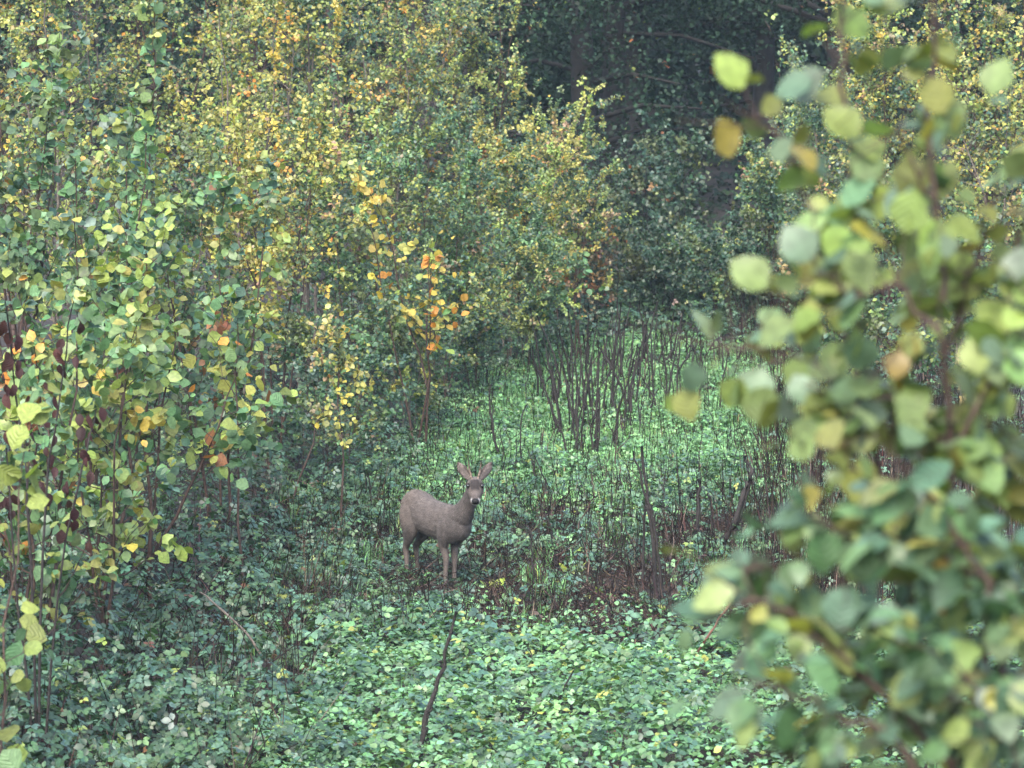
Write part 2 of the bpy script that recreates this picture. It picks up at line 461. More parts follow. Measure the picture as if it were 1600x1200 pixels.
x, y = region(9000, -3, 9, 48, 80, rng)
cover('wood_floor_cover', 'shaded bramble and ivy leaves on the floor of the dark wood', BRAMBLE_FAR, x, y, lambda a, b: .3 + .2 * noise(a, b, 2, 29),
      lambda n: rng.uniform(.10, .2, n), PAL_WOOD_SHADE, rng, tilt=.5, lay=.5, cam_lean=.1, mat=M_WOODLEAF)
x, y = region(7000, .0, 3.6, 43.5, 50.5, rng)
k = y > 46.2 + .9 * noise(x, y, 1.3, 31) - .8 * np.abs(x - 1.75)
cover('end_brambles', 'dark brambles closing the far end of the clearing', BRAMBLE_FAR, x[k], y[k], lambda a, b: .30 + .18 * noise(a, b, 1.1, 32),
      lambda n: rng.uniform(.045, .085, n), PAL_THICKET, rng, tilt=.5, lay=.5, cam_lean=.2)
# 5. dry stalks and litter standing in the undergrowth
def stalks(name, label, x, y, hmin, hmax, rad, pal, rng, lean=.35, lift=0.0):
    n = len(x)
    h = rng.uniform(hmin, hmax, n); a = rng.uniform(0, 2 * math.pi, n); l = np.abs(rng.normal(0, lean, n))
    b = np.stack([x, y, gz(x, y) + lift * rng.uniform(0, 1, n)], -1)
    d = np.stack([np.cos(a) * l, np.sin(a) * l, np.ones(n)], -1); d = norm(d)
    P = np.stack([b, b + d * (h * .5)[:, None] + rng.normal(0, .012, (n, 3)), b + d * h[:, None] + rng.normal(0, .03, (n, 3))], 1)
    R = np.stack([np.full(n, 1.0), np.full(n, .8), np.full(n, .45)], 1) * (rad * rng.uniform(.6, 1.4, n))[:, None]
    V, F = tubes(P, R, 3)
    C = np.repeat(pick(pal, n, rng, .3), 9, 0)
    o = link(name, make_mesh(name, V, F, C), M_DRY)
    return tag(o, label, 'dry stalks', kind='stuff')
PAL_DRY = [((.016, .012, .010), 4), ((.045, .032, .026), 3), ((.11, .085, .068), 1.1), ((.045, .026, .02), .8)]
x, y = region(26000, -6, 2.8, 20.5, 52, rng)
k = (((x < xl(y) + .3) & (x > xl(y) - 3)) & (rng.uniform(0, 1, len(x)) < .4) & (noise(x, y, 1.3, 19) > -.3)) \
    | ((x > xl(y)) & (y > 26.6) & (y < 34) & (noise(x, y, 1.5, 9) < .1) & (rng.uniform(0, 1, len(x)) < .5) & (near_deer(x, y) < .3))
stalks('dry_undergrowth', 'thin brown dry stalks and litter through the brambles', x[k], y[k], .12, .5, .004, PAL_DRY, rng, .9)
x, y = region(2000, -3.6, -.9, 19.5, 29, rng)
k = (x < xl(y) + .3) & (x < -1.35) & (noise(x, y, 1.1, 33) > .0)
stalks('tangled_dead_canes', 'tangled grey brown dead canes through the thicket at lower left', x[k], y[k], .2, .7, .0045, [((.02, .016, .013), 3), ((.085, .07, .06), 2), ((.05, .035, .03), 2)], rng, 1.1)
x, y = region(5000, 1.6, 4.6, 26, 50, rng)
k = (x > xr(y) - .1)
stalks('dry_bank_stalks', 'thin brown dry stalks on the far bank of the clearing', x[k], y[k], .2, .8, .005, PAL_DRY, rng, .35)
x, y = region(13000, -2.2, 2.8, 26.6, 34, rng)
k = (noise(x, y, 1.5, 9) + .4 * noise(x, y, .5, 2) < .1) | ((y < 30.4) & (x > -.4) & (noise(x, y, .9, 35) < .35))
o = stalks('fallen_litter', 'flattened brown litter and dead stalks lying around the deer', x[k], y[k], .1, .35, .004, PAL_DRY, rng, 4)

x, y = region(2600, -2.0, 2.8, 26.6, 46, rng)
k = (x > xl(y)) & (x < xr(y) + .3) & (near_deer(x, y) < .2)
stalks('fine_dead_stems', 'fine dark dead stems standing through the clearing', x[k], y[k], .15, .45, .004, PAL_DRY[:1], rng, .22)

# ------------------------------------------------------------------ shrubs and young trees
def polyline(base, end, k, rng, wig, bow=1.25):
    t = np.linspace(0, 1, k)[:, None]
    d = end - base
    P = base + np.concatenate([d[:2][None] * t ** bow, d[2] * t], 1)
    w = np.cumsum(rng.normal(0, wig, (k, 3)), 0) * np.array([1, 1, .3]); w -= w[0]
    return P + w

def grow(stems, radii, rng, nb, blen, nt, tlen, tmin=.22, up=.55, spread=None):
    """branches and twigs on main stems; returns per-stem (V,F) and twig polylines (N,3,3)"""
    out, TW = [], []
    for P, R in zip(stems, radii):
        k = len(P)
        b = Buf()
        b.add(*tubes(P[None], R[None], 6))
        t = rng.uniform(tmin, .98, nb)
        f = t * (k - 1); i = np.minimum(f.astype(int), k - 2); fr = (f - i)[:, None]
        o = P[i] * (1 - fr) + P[i + 1] * fr
        a = rng.uniform(0, 2 * math.pi, nb)
        el = rng.normal(up, .28, nb)
        d = np.stack([np.cos(a) * np.cos(el), np.sin(a) * np.cos(el), np.sin(el)], -1)
        ln = blen * rng.uniform(.5, 1.1, nb) * (1.05 - .7 * t)
        s = np.linspace(0, 1, 4)[None, :, None]
        BP = o[:, None] + d[:, None] * ln[:, None, None] * s + np.array([0, 0, 1.0]) * (ln[:, None, None] * .22 * s * s) \
            + np.cumsum(rng.normal(0, .02, (nb, 4, 3)), 1) * (s > 0)
        r0 = np.interp(t, np.linspace(0, 1, k), R) * .55
        BR = r0[:, None] * np.linspace(1, .3, 4)[None]
        b.add(*tubes(BP, BR, 3))
        n2 = nb * nt
        bi = np.repeat(np.arange(nb), nt)
        t2 = rng.uniform(.15, 1.0, n2) * 3; j = np.minimum(t2.astype(int), 2); f2 = (t2 - j)[:, None]
        o2 = BP[bi, j] * (1 - f2) + BP[bi, j + 1] * f2
        dir2 = norm(BP[bi, j + 1] - BP[bi, j]) + rng.normal(0, .6, (n2, 3)) + np.array([0, 0, .15])
        l2 = tlen * rng.uniform(.4, 1.2, n2)
        TP = o2[:, None] + norm(dir2)[:, None] * l2[:, None, None] * np.linspace(0, 1, 3)[None, :, None]
        TP[:, 2, 2] -= l2 * .1
        b.add(*tubes(TP[::2], np.full(((n2 + 1) // 2, 1), .0026) * np.array([[1, .8, .5]]), 3))
        out.append(b); TW.append(TP)
        # leader shoots of the stem itself
        if k > 3: TW.append(np.stack([P[-3:]] * max(2, nb // 10)))
    return out, np.concatenate(TW)

def place_leaves(TW, n, length, rng, droop=.3, tilt=.55, bias=None):
    w = np.linalg.norm(TW[:, 2] - TW[:, 0], axis=1); w /= w.sum()
    i = rng.choice(len(TW), n, p=w)
    s = rng.uniform(.1, 1.05, n)[:, None]
    pos = TW[i, 0] * (1 - s) + TW[i, 2] * s
    td = norm(TW[i, 2] - TW[i, 0])
    axis = td * .5 + rng.normal(0, .55, (n, 3)) + np.array([0, 0, -droop])
    up = np.array([0, -.6, .9]) + rng.normal(0, tilt, (n, 3))
    size = length * rng.uniform(.55, 1.15, n)
    axis = norm(axis)
    return pos + axis * (size * .18)[:, None], frames(axis, up), size, i

OBJ_LEAVES = []
for sd_ in range(5):
    V, F = leaf_template(4, [.95, .88, 1.0, .8, .92][sd_], [.45, .5, .48, .42, .52][sd_], [.06, .12, .04, .16, .09][sd_],
                         [.15, .28, .1, .35, .2][sd_], 1.35, .17, 20 + sd_)
    V = np.concatenate([V, [(-.22, .006, .05), (-.22, -.006, .05)]])            # petiole
    F = np.concatenate([F, [(0, len(V) - 2, len(V) - 1)]])
    OBJ_LEAVES.append((V, F))
def leaf_meshes(prefix, shapes, mat):
    res = []
    for V, F in shapes:
        me = make_mesh(prefix, V, F); me.materials.append(mat); res.append(me)
    return res
LM_ROUND = leaf_meshes('leaf', OBJ_LEAVES, M_LEAF_OBJ)
OVAL = []
for sd_ in range(4):
    V, F = leaf_template(4, [.62, .56, .68, .6][sd_], .45, [.1, .16, .06, .2][sd_], [.15, .3, .2, .4][sd_], 1.1, .06, 40 + sd_)
    OVAL.append((np.concatenate([V, [(-.18, .005, .04), (-.18, -.005, .04)]]), np.concatenate([F, [(0, len(V), len(V) + 1)]])))
LM_OVAL = leaf_meshes('leaf', OVAL, M_LEAF_OBJ)

def leaf_objects(root, base, pos, M, size, colors, meshes, rng, name='leaf'):
    for i in range(len(pos)):
        o = bpy.data.objects.new(name, meshes[rng.integers(len(meshes))])
        o.parent = root
        m = np.eye(4); m[:3, :3] = M[i] * size[i]; m[:3, 3] = pos[i] - base
        o.matrix_basis = Matrix(m.tolist())
        o.color = (*colors[i], 1)
        col.objects.link(o)

def shrub(name, label, base, height, radius, nst, leaf, nleaf, pal, seed, cat='shrub', group=None, objs=0, T=None, meshes=None,
          bark=None, nb=None, blen=None, nt=4, tlen=.22, tmin=.2, droop=.3, stem_r=None, ends=None, up=.55, tilt=.55, cone=.7):
    rng = np.random.default_rng(seed)
    base = np.array([base[0], base[1], float(gz(base[0], base[1])) - .03]) if len(base) == 2 else np.array(base, float)
    root = link(name, None, None, None, base)
    tag(root, label, cat, group)
    stems, radii = [], []
    for i in range(nst):
        a = 2 * math.pi * (i + rng.uniform(0, .8)) / nst
        rr = radius * cone * rng.uniform(.25, 1) if nst > 1 else radius * .15
        end = base + np.array([math.cos(a) * rr, math.sin(a) * rr, height * rng.uniform(.72, 1.0) if i else height])
        if ends is not None: end = base + np.array(ends[i])
        b0 = base + np.array([math.cos(a), math.sin(a), 0]) * .05 * (nst > 1)
        P = polyline(b0, end, 9, rng, .012 * height)
        r = (stem_r or .0065 * height) * rng.uniform(.75, 1.1)
        stems.append(P); radii.append(r * np.linspace(1, .22, 9))
    nb = nb or int(7 * height)
    parts, TW = grow(stems, radii, rng, nb, blen or radius * .75, nt, tlen, tmin, up)
    for b in parts:
        me = make_mesh('stem', np.concatenate(b.V) - base, np.concatenate(b.F))
        link('stem', me, bark or M_BARK_RED, root)
    n_obj = min(objs, nleaf)
    spray = pick(pal, len(TW) // (nt * 2) + 1, rng, .12)
    def tint(i, n):
        own = pick(pal, n, rng)
        return np.where(rng.uniform(0, 1, (n, 1)) < .62, spray[i // (nt * 2)] * rng.normal(1, .16, (n, 1)).clip(.6, 1.5), own)
    if nleaf - n_obj > 0:
        pos, M, size, li = place_leaves(TW, nleaf - n_obj, leaf, rng, droop, tilt)
        V, F, C = scatter(T or LEAF_TINY, M, pos - base, size, clump(tint(li, len(pos)), pos, .9, .35))
        link('crown', make_mesh('crown', V, F, C), M_LEAF, root)
    if n_obj:
        pos, M, size, li = place_leaves(TW, n_obj, leaf, rng, droop, tilt)
        leaf_objects(root, base, pos, M, size, clump(tint(li, n_obj), pos, .9, .25), meshes or LM_ROUND, rng)
    return root, base, TW

def stem_mesh(polys, base, rng, sides=6):
    b = Buf()
    for pts, r0, r1 in polys:
        pts = np.array(pts, float)
        k = max(6, len(pts) * 3)
        u = np.linspace(0, len(pts) - 1, k); i = np.minimum(u.astype(int), len(pts) - 2); f = (u - i)[:, None]
        P = pts[i] * (1 - f) + pts[i + 1] * f
        P[1:-1] += rng.normal(0, .006, (k - 2, 3))
        R = np.linspace(r0, r1, k) * rng.uniform(.85, 1.15, k)
        b.add(*tubes(P[None], R[None], sides))
    return make_mesh('stem', np.concatenate(b.V) - base, np.concatenate(b.F))

def px_x(px, d): return (px - 800.0) / FPX * d

SMALL = [  # photo column, distance, height, radius, stems, leaf size, leaves, palette, label
    (100, 36, 5.0, 1.3, 6, .050, 5200, PAL_SMALL, 'tall olive green shrub behind the hazels in the upper left corner'),
    (20, 40, 5.6, 1.4, 6, .050, 5000, PAL_SMALL, 'tall thin leaved shrub at the very top left edge of the picture'),
    (250, 42, 5.6, 1.4, 6, .050, 5600, PAL_SMALL, 'tall olive shrub with bare twiggy tips above the slender hazel leader'),
    (370, 37, 4.2, 1.0, 5, .050, 4600, PAL_SMALL_Y, 'bushy yellow green shrub between the hazels and the golden spray'),
    (425, 34, 3.45, 1.0, 5, .048, 4200, PAL_SMALL_Y, 'golden yellow shrub above the slender sapling left of the deer'),
    (400, 48, 5.8, 1.5, 6, .055, 5000, PAL_SMALL, 'tall shrub with upright dark twigs at the top edge, left of centre'),
    (480, 40, 4.8, 1.2, 6, .050, 5200, PAL_SMALL, 'upright olive shrub with dark forked stems behind the golden shrub'),
    (560, 37.5, 2.9, 1.0, 5, .048, 4600, PAL_SMALL_G, 'green rounded shrub behind the orange leaved sapling'),
    (560, 47, 5.6, 1.4, 6, .050, 5000, PAL_SMALL, 'tall straw tinted shrub at the top edge near the centre'),
    (640, 44, 4.6, 1.3, 6, .048, 5600, PAL_SMALL, 'dense straw and olive shrub above the orange leaved sapling'),
    (690, 40, 3.2, 1.1, 5, .045, 5200, PAL_SMALL_G, 'grey green twiggy shrub beside the orange leaved sapling'),
    (750, 48, 4.9, 1.3, 6, .048, 5200, PAL_SMALL, 'tall pale shrub whose top meets the dark wood'),
    (800, 44, 3.1, 1.1, 5, .045, 5400, PAL_SMALL_Y, 'yellow flecked shrub leaning towards the dark gap'),
    (880, 47, 2.9, 1.0, 5, .045, 5000, PAL_SMALL, 'last rounded yellow green shrub before the dark gap'),
    (830, 43, 1.9, .9, 5, .042, 3800, PAL_SMALL_G, 'low green shrub over the bare stems at the clearing edge'),
    (640, 37.5, 1.7, .9, 5, .046, 3400, PAL_SMALL_G, 'low dark green shrub on the bank behind the deer'),
    (520, 34, 1.7, .8, 4, .046, 2600, PAL_SMALL_G, 'small green shrub on the bank left of the deer'),
    (740, 41, 1.6, .9, 5, .042, 3200, PAL_SMALL_G, 'low bluish green shrub at the foot of the bank'),
    (265, 33.5, 2.7, .9, 5, .050, 3000, PAL_SMALL_G, 'green shrub filling the space behind the slender hazel leader'),
    (170, 33, 2.9, .9, 5, .050, 3000, PAL_SMALL_G, 'green shrub hidden behind the broad hazel bush'),
    (1215, 47, 2.7, 1.0, 5, .050, 3600, PAL_SMALL_G, 'green shrub on the far side of the clearing beside the dark gap'),
    (1300, 45, 3.3, 1.1, 5, .048, 3800, PAL_SMALL_G, 'green shrub between the dark gap and the blurred hazel stems'),
    (1400, 43, 4.4, 1.3, 6, .050, 4600, PAL_SMALL_Y, 'yellowing shrub seen between the blurred hazel stems at the top'),
    (1540, 41, 4.8, 1.4, 6, .050, 5000, PAL_SMALL_Y, 'orange and yellow shrub in the top right corner'),
    (1620, 38, 4.3, 1.3, 5, .050, 3000, PAL_SMALL_Y, 'yellow green shrub at the right edge behind the blurred hazel'),
    (1300, 50, 3.2, 1.1, 5, .050, 3400, PAL_SMALL_G, 'grey green shrub behind the thin leafy sapling by the dark gap'),
    (1340, 37, 2.0, 1.0, 5, .055, 3000, PAL_SMALL_G, 'low green shrub hidden mostly by the blurred hazel'),
    (1500, 34, 2.6, 1.1, 5, .055, 3200, PAL_SMALL_G, 'green shrub behind the blurred hazel at the right edge'),
]
PAL_GOLDEN = [(YOL, 3), (YEL, 1.1), (YG, 2), (G_MID, 1.2), (TAN, .5), (ORA, .12)]
for i, (px, d, h, r, ns, lf, nl, pal, lab) in enumerate(SMALL):
    if i in (3, 4): pal = PAL_GOLDEN
    shrub('small_leaved_shrub', lab, (px_x(px, d), d), h, r, ns, lf * .98, int(nl * (2.6 if d > 39 else 1.7)), pal, 100 + i, group='small leaved shrubs around the clearing',
          bark=M_BARK_GREY if i % 3 == 0 else M_BARK_RED, T=LEAF_FAR if d > 39 else LEAF_TINY, nb=int(8 * h), stem_r=.004 * h, tmin=.45 if i == 4 else .2)

DARK = [
    (1040, 48.2, 1.0, .9, 5, .055, 3000, PAL_SHADE, 'low dark shrub in the middle of the far end of the clearing'),
    (1065, 51, 2.3, 1.0, 5, .075, 2200, PAL_SHADE, 'dark shrub with pale upturned leaves in the gap at the end of the clearing'),
    (975, 48.5, 1.25, .9, 5, .055, 3000, PAL_SHADE, 'low dark shrub closing the end of the clearing'),
    (1110, 48.5, 1.2, 1.0, 5, .055, 3200, PAL_SMALL_G, 'low green shrub closing the far corner of the clearing'),
    (1170, 47, 1.5, .8, 5, .06, 2400, PAL_SHADE, 'dark green shrub where the clearing meets the far bank'),
    (1010, 53, 2.3, 1.3, 5, .06, 3800, PAL_SHADE, 'shadowy shrub at the wood edge above the clearing'),
    (930, 50, 1.9, 1.1, 5, .055, 3200, PAL_SHADE, 'dark shrub behind the withered one at the head of the clearing'),
]
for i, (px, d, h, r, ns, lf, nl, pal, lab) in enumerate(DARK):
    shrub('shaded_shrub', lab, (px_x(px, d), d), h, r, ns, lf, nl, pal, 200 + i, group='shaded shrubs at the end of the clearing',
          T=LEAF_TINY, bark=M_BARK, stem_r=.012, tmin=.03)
shrub('dead_shrub', 'dead brown shrub with withered leaves above the bare stems', (px_x(925, 47), 47), 1.3, .5, 4, .05, 700,
      [(RUST, 2), ((.07, .035, .03), 3), (TAN, .6)], 230, T=LEAF_SMALL, bark=M_BARK)
shrub('leafy_sapling', 'thin sapling with a few pale leaves against the dark gap', (px_x(1262, 46), 46), 3.75, .5, 2, .06, 170, PAL_SMALL_G, 231,
      cat='sapling', T=LEAF_SMALL, nb=10, tmin=.5, stem_r=.012, ends=[(-.45, 0, 3.75), (.1, .1, 3.3)])

# hazels, each broad leaf its own piece
HAZEL = [
    (30, 30.5, 3.7, 1.0, 5, .086, 2300, 290, PAL_HAZEL, 'green hazel bush at the left edge, above the dead brown leaves'),
    (235, 29.5, 4.15, .55, 2, .095, 480, 290, PAL_HAZEL, 'slender green hazel leader rising highest on the upper left'),
    (140, 27, 3.3, .9, 5, .088, 1700, 290, PAL_HAZEL, 'broad green hazel bush in the middle of the left side'),
    (330, 30, 3.1, .8, 4, .080, 1700, 290, PAL_HAZEL, 'green hazel bush left of the golden yellow shrub'),
    (40, 23.5, 2.5, .7, 4, .092, 850, 290, PAL_HAZEL_Y, 'yellow green hazel carrying dark maroon withered leaves at the left edge'),
    (150, 25, 2.7, .7, 4, .092, 950, 290, PAL_HAZEL_Y, 'yellow green hazel between the withered leaves and the forked red stem'),
]
for i, (px, d, h, r, ns, lf, nl, no, pal, lab) in enumerate(HAZEL):
    root, base, TW = shrub('hazel_bush', lab, (px_x(px, d), d), h, r, ns, lf, nl, pal, 300 + i, group='broad leaved hazels on the left bank',
                           objs=no, T=LEAF_SMALL, nb=int(6 * h), nt=3, stem_r=.016, tmin=.14, up=.6)
rg = np.random.default_rng(6)
wb = np.array([px_x(45, 21.5), 21.5, 0]); wb[2] = float(gz(wb[0], wb[1])) - .03
wr = link('withered_shrub', None, None, None, wb); tag(wr, 'withered shrub hung with dark maroon dead leaves at the left edge', 'shrub')
SPRAYS = [[(50, 1000), (45, 800), (30, 640), (8, 470)], [(50, 1000), (70, 780), (90, 620), (115, 470)], [(52, 1000), (100, 850), (130, 720), (150, 640)], [(46, 1000), (20, 850), (10, 700)]]
for path in SPRAYS:
    W = np.array([wb] + [at(p[0], p[1], 21.5 + rg.normal(0, .08)) for p in path[1:]])
    link('stem', stem_mesh([(W, .009, .004)], wb, rg), M_BARK, wr)
    for q in range(26):
        f = rg.beta(2, 1.2) * (len(W) - 1.001); i_ = int(f)
        if f < 1.0: continue
        c = W[i_] * (1 - f + i_) + W[i_ + 1] * (f - i_) + rg.normal(0, .05, 3)
        M = frames(np.array([[rg.normal(0, .25), rg.normal(0, .25), -1.0]]), np.array([[rg.normal(0, 1), -1.0, .2]]))
        leaf_objects(wr, wb, c[None], M, np.array([rg.uniform(.05, .095)]), pick([((.036, .014, .015), 3), ((.055, .022, .02), 1)], 1, rg), LM_OVAL, rg, 'withered_leaf')
b4 = on_ground(228, 945)
shrub('hazel_sapling', 'hazel sapling with a forked red brown stem and yellow green leaves', b4[:2], 2.2, .6, 4, .105, 190, PAL_HAZEL_Y, 320,
      cat='sapling', objs=190, nb=9, nt=2, stem_r=.02, tmin=.5, blen=.45,
      ends=[(.25, -.1, 2.15), (.52, .05, 1.75), (.1, .2, 2.2), (-.12, -.1, 1.9)])
b6 = on_ground(382, 930)
shrub('hazel_sapling', 'straight slender sapling with leaves only on its upper half', b6[:2], 2.25, .5, 1, .095, 150, PAL_HAZEL, 321,
      cat='sapling', objs=150, nb=16, nt=3, stem_r=.017, tmin=.42, blen=.42)
b7 = on_ground(538, 835)
shrub('young_sapling', 'thin upright sapling on the bank left of the deer', b7[:2], 1.75, .5, 1, .055, 520, PAL_SMALL_Y, 322, cat='sapling', T=LEAF_SMALL,
      nb=16, stem_r=.014, tmin=.5, blen=.5)
b8 = on_ground(452, 800)
shrub('young_sapling', 'leaning nearly bare sapling between the hazels and the deer', b8[:2], 1.2, .4, 1, .05, 40, PAL_SMALL, 323, cat='sapling',
      T=LEAF_SMALL, nb=7, stem_r=.012, tmin=.4, blen=.3, ends=[(.35, .1, 1.2)])
b9 = on_ground(700, 660)
shrub('golden_sapling', 'sapling with large golden orange leaves behind the deer', (px_x(655, 36.5), 36.5), 2.75, .75, 4, .088, 240, PAL_GOLD, 324, cat='sapling',
      objs=190, T=LEAF_ROUND, nb=12, nt=2, stem_r=.014, tmin=.5, blen=.42,
      ends=[(-.78, -.1, 2.6), (-.42, -.3, 2.75), (.18, -.2, 2.15), (.02, -.3, 2.0)])
b10 = on_ground(905, 560)
shrub('young_sapling', 'young sapling with fresh green leaves among the bare stems', (b10[0], b10[1] - .6), 1.35, .4, 3, .085, 60, [(G_FRESH, 3), (G_LIGHT, 2)], 325,
      cat='sapling', T=LEAF_ROUND, nb=5, nt=2, stem_r=.012, tmin=.6, blen=.3)
# nearer hazel reaching in from the left edge
shrub('hazel_bush', 'nearest left hazel with extra large yellow green leaves at the frame edge', (px_x(-60, 17), 17), 2.5, .65, 4, .115, 130, PAL_HAZEL_Y, 330,
      group='broad leaved hazels on the left bank', objs=130, nb=9, nt=2, stem_r=.014, tmin=.35, blen=.55, up=.35)

# ------------------------------------------------------------------ dark wood behind
def forest_tree(x, y, h, r, n, leaf, seed, low, label, T=LEAF_TINY):
    rng = np.random.default_rng(seed)
    base = np.array([x, y, float(gz(x, y)) - .1])
    root = link('forest_tree', None, None, None, base)
    tag(root, label, 'tree', 'dark trees of the wood behind')
    P = polyline(base, base + np.array([rng.normal(0, .3), rng.normal(0, .3), h]), 8, rng, .05)
    b = Buf(); b.add(*tubes(P[None], (.02 * h * np.linspace(1, .15, 8))[None], 8))
    nb = 44
    t = low / h + (.95 - low / h) * rng.uniform(0, 1, nb) ** 1.7; o = np.stack([np.interp(t, np.linspace(0, 1, 8), P[:, c]) for c in range(3)], -1)
    a = rng.uniform(0, 6.283, nb); ln = r * rng.uniform(.6, 1.05, nb) * (1.1 - .6 * t)
    e = o + np.stack([np.cos(a) * ln, np.sin(a) * ln, ln * rng.uniform(-.15, .4, nb)], -1)
    BP = np.stack([o, (o + e) / 2 + np.array([0, 0, .15]), e], 1)
    b.add(*tubes(BP, np.array([[.05, .035, .012]]) * np.ones((nb, 1)), 4))
    link('trunk', make_mesh('trunk', np.concatenate(b.V) - base, np.concatenate(b.F)), M_TRUNK, root)
    i = rng.integers(nb, size=n); s = rng.uniform(.25, 1.05, n)[:, None]
    pos = BP[i, 0] * (1 - s) + BP[i, 2] * s + rng.normal(0, .32, (n, 3)) * np.array([1, 1, .7])
    axis = norm(rng.normal(0, .7, (n, 3)) + np.array([0, 0, -.3])); up = np.array([0, 0, 1.0]) + rng.normal(0, .5, (n, 3))
    V, F, C = scatter(T, frames(axis, up), pos - base, leaf * rng.uniform(.6, 1.2, n), pick(PAL_WOOD_SHADE, n, rng))
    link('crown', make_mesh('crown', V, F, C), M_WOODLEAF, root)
fr = np.random.default_rng(42)
FRONT = [(-1.2, 57, .7, 2.6), (1.1, 58.5, .4, 1.9), (5.2, 60.5, 3.0, 3.4), (6.3, 57, .6, 2.0), (-3.8, 58, 1.0, 2.6), (8.5, 60, .8, 2.6), (-6.6, 60, 1.0, 2.8), (1.5, 61.5, 3.0, 3.4), (4.3, 67, 2.6, 3.4), (2.2, 68, 2.6, 3.4)]
FL = ['forest tree whose dark foliage hangs over the middle of the top edge', 'forest tree with dark foliage left of the gap above the clearing',
      'forest tree with high dark boughs roofing the dark gap', 'forest tree behind the yellow shrubs at top right', 'forest tree just showing over the shrubs left of centre',
      'forest tree behind the shrubs at the far right', 'forest tree behind the tall shrubs at top left', 'forest tree leaning its boughs over the low dark shrubs', 'forest tree dark behind the thin leafy sapling', 'forest tree closing the roof of boughs deep behind the gap']
for i, (fx, fy, low, rad) in enumerate(FRONT):
    forest_tree(fx, fy, fr.uniform(10, 13), rad, 16000, .085, 500 + i, low, FL[i], LEAF_FAR)
for i in range(36):
    fx = -16 + 32 * ((i * .618) % 1); fy = 66 + 36 * (i / 36)
    if fy < 75 and .0 < fx / fy - .042 < .026: continue
    forest_tree(fx, fy, fr.uniform(11, 15), 3.4, 4300, .24, 520 + i, .2 if fy > 70 else 1.8, 'dark tree deep in the wood behind the clearing', LEAF_FAR)

# ------------------------------------------------------------------ bare stems, stools, sticks
STOOLS = [(890, 690, 7, 1.0), (925, 716, 6, .95), (948, 655, 6, 1.0), (990, 672, 4, .8), (985, 600, 6, .8), (1040, 640, 5, .85), (1068, 655, 4, .8),
          (1098, 600, 4, .65), (868, 640, 4, .75), (960, 590, 6, .75), (1020, 575, 5, .7), (905, 612, 6, .8), (1130, 575, 3, .55), (1060, 570, 4, .55)]
SL = ['left end of the thick clump of bare stems', 'frontmost in the thick clump of bare stems', 'middle of the thick clump of bare stems', 'just right of the thick clump of bare stems',
      'behind the thick clump of bare stems', 'centre right of the clearing behind the twin stump', 'right of the clearing beyond the lone straight stump', 'far right of the clearing near its end',
      'leftmost by the edge of the shrubs', 'at the far end of the clearing behind the clump', 'far end of the clearing below the dark shrub', 'behind the left end of the clump, reaching the shrubs',
      'farthest right under the dark shrub', 'rearmost on the clearing below the gap']
sr = np.random.default_rng(77)
for i, (px, py, n, h) in enumerate(STOOLS):
    b = on_ground(px, py); b[2] -= .03
    root = link('coppice_stool', None, None, None, b)
    tag(root, 'cut stool of dark bare stems, ' + SL[i], 'coppice stool', 'bare cut stools in the clearing')
    for j in range(int(n * 1.7)):
        o = b + np.array([sr.normal(0, .19), sr.normal(0, .16), 0])
        hh = h * sr.uniform(.45, 1.25)
        lx = (o[0] - b[0]) * .5 + sr.normal(0, .09); ly = sr.normal(0, .12)
        p1 = o + np.array([lx * .35, ly * .4, hh * .5]); p2 = o + np.array([lx, ly, hh])
        r0 = sr.uniform(.009, .018)
        polys = [([o, p1, p2], r0, r0 * .45)]
        if sr.uniform() < .2:
            q = p1 + np.array([sr.normal(0, .1), sr.normal(0, .08), hh * .3]); polys.append(([p1, q], r0 * .6, r0 * .3))
        me = stem_mesh(polys, b, sr)
        link('stem', me, M_BARK, root)

# single dead stalks, each a thing
def lone(name, label, cat, pxs, r0, r1, d=None, mat=None, group=None, extra=()):
    b = on_ground(*pxs[0]) if d is None else at(*pxs[0], d)
    dd = b[1]
    pts = [b + np.array([0, 0, -.04])] + [at(p[0], p[1], dd + (p[2] if len(p) > 2 else 0)) for p in pxs[1:]]
    polys = [(pts, r0, r1)]
    for e in extra:
        polys.append(([at(p[0], p[1], dd + (p[2] if len(p) > 2 else 0)) for p in e], r0 * .75, r1 * .7))
    o = link(name, stem_mesh(polys, b, sr), mat or M_BARK, None, b)
    return tag(o, label, cat, group)
lone('cut_stump', 'tall dark twin stemmed stump standing right of the deer', 'stump', [(1027, 938), (1021, 860), (1012, 780), (1003, 697)], .021, .011,
     extra=[[(1033, 930), (1030, 870), (1017, 800), (1003, 750), (989, 705)], [(1005, 925, .1), (1006, 850, .1), (1008, 770, .05)]])
lone('cut_stump', 'crooked dark stump with two curving stems by the blurred hazel', 'stump', [(1120, 868), (1148, 812), (1170, 755), (1176, 735), (1163, 712)], .03, .012,
     extra=[[(1138, 858), (1158, 805), (1174, 750)]])
lone('cut_stump', 'lone straight stump between the twin stump and the crooked one', 'stump', [(1090, 860), (1091, 800), (1092, 748)], .019, .012)
lone('cut_stump', 'thin bent stump just left of the crooked stump', 'stump', [(1111, 858), (1113, 800), (1105, 770)], .011, .006)
lone('bare_stick', 'long dark curved stick standing in the herbs at the bottom', 'stick', [(654, 1215), (660, 1150), (672, 1100), (695, 1030), (713, 955)], .024, .009,
     extra=[[(667, 1120), (676, 1105)]])
lone('bare_stick', 'short dark pointed stub in the herbs at the bottom edge', 'stick', [(604, 1200), (606, 1170), (602, 1148)], .018, .006)
lone('bare_stick', 'dark stick rising from the brambles at the bottom left', 'stick', [(262, 1205), (274, 1130), (290, 1058)], .022, .012, extra=[[(272, 1140), (262, 1100)]])
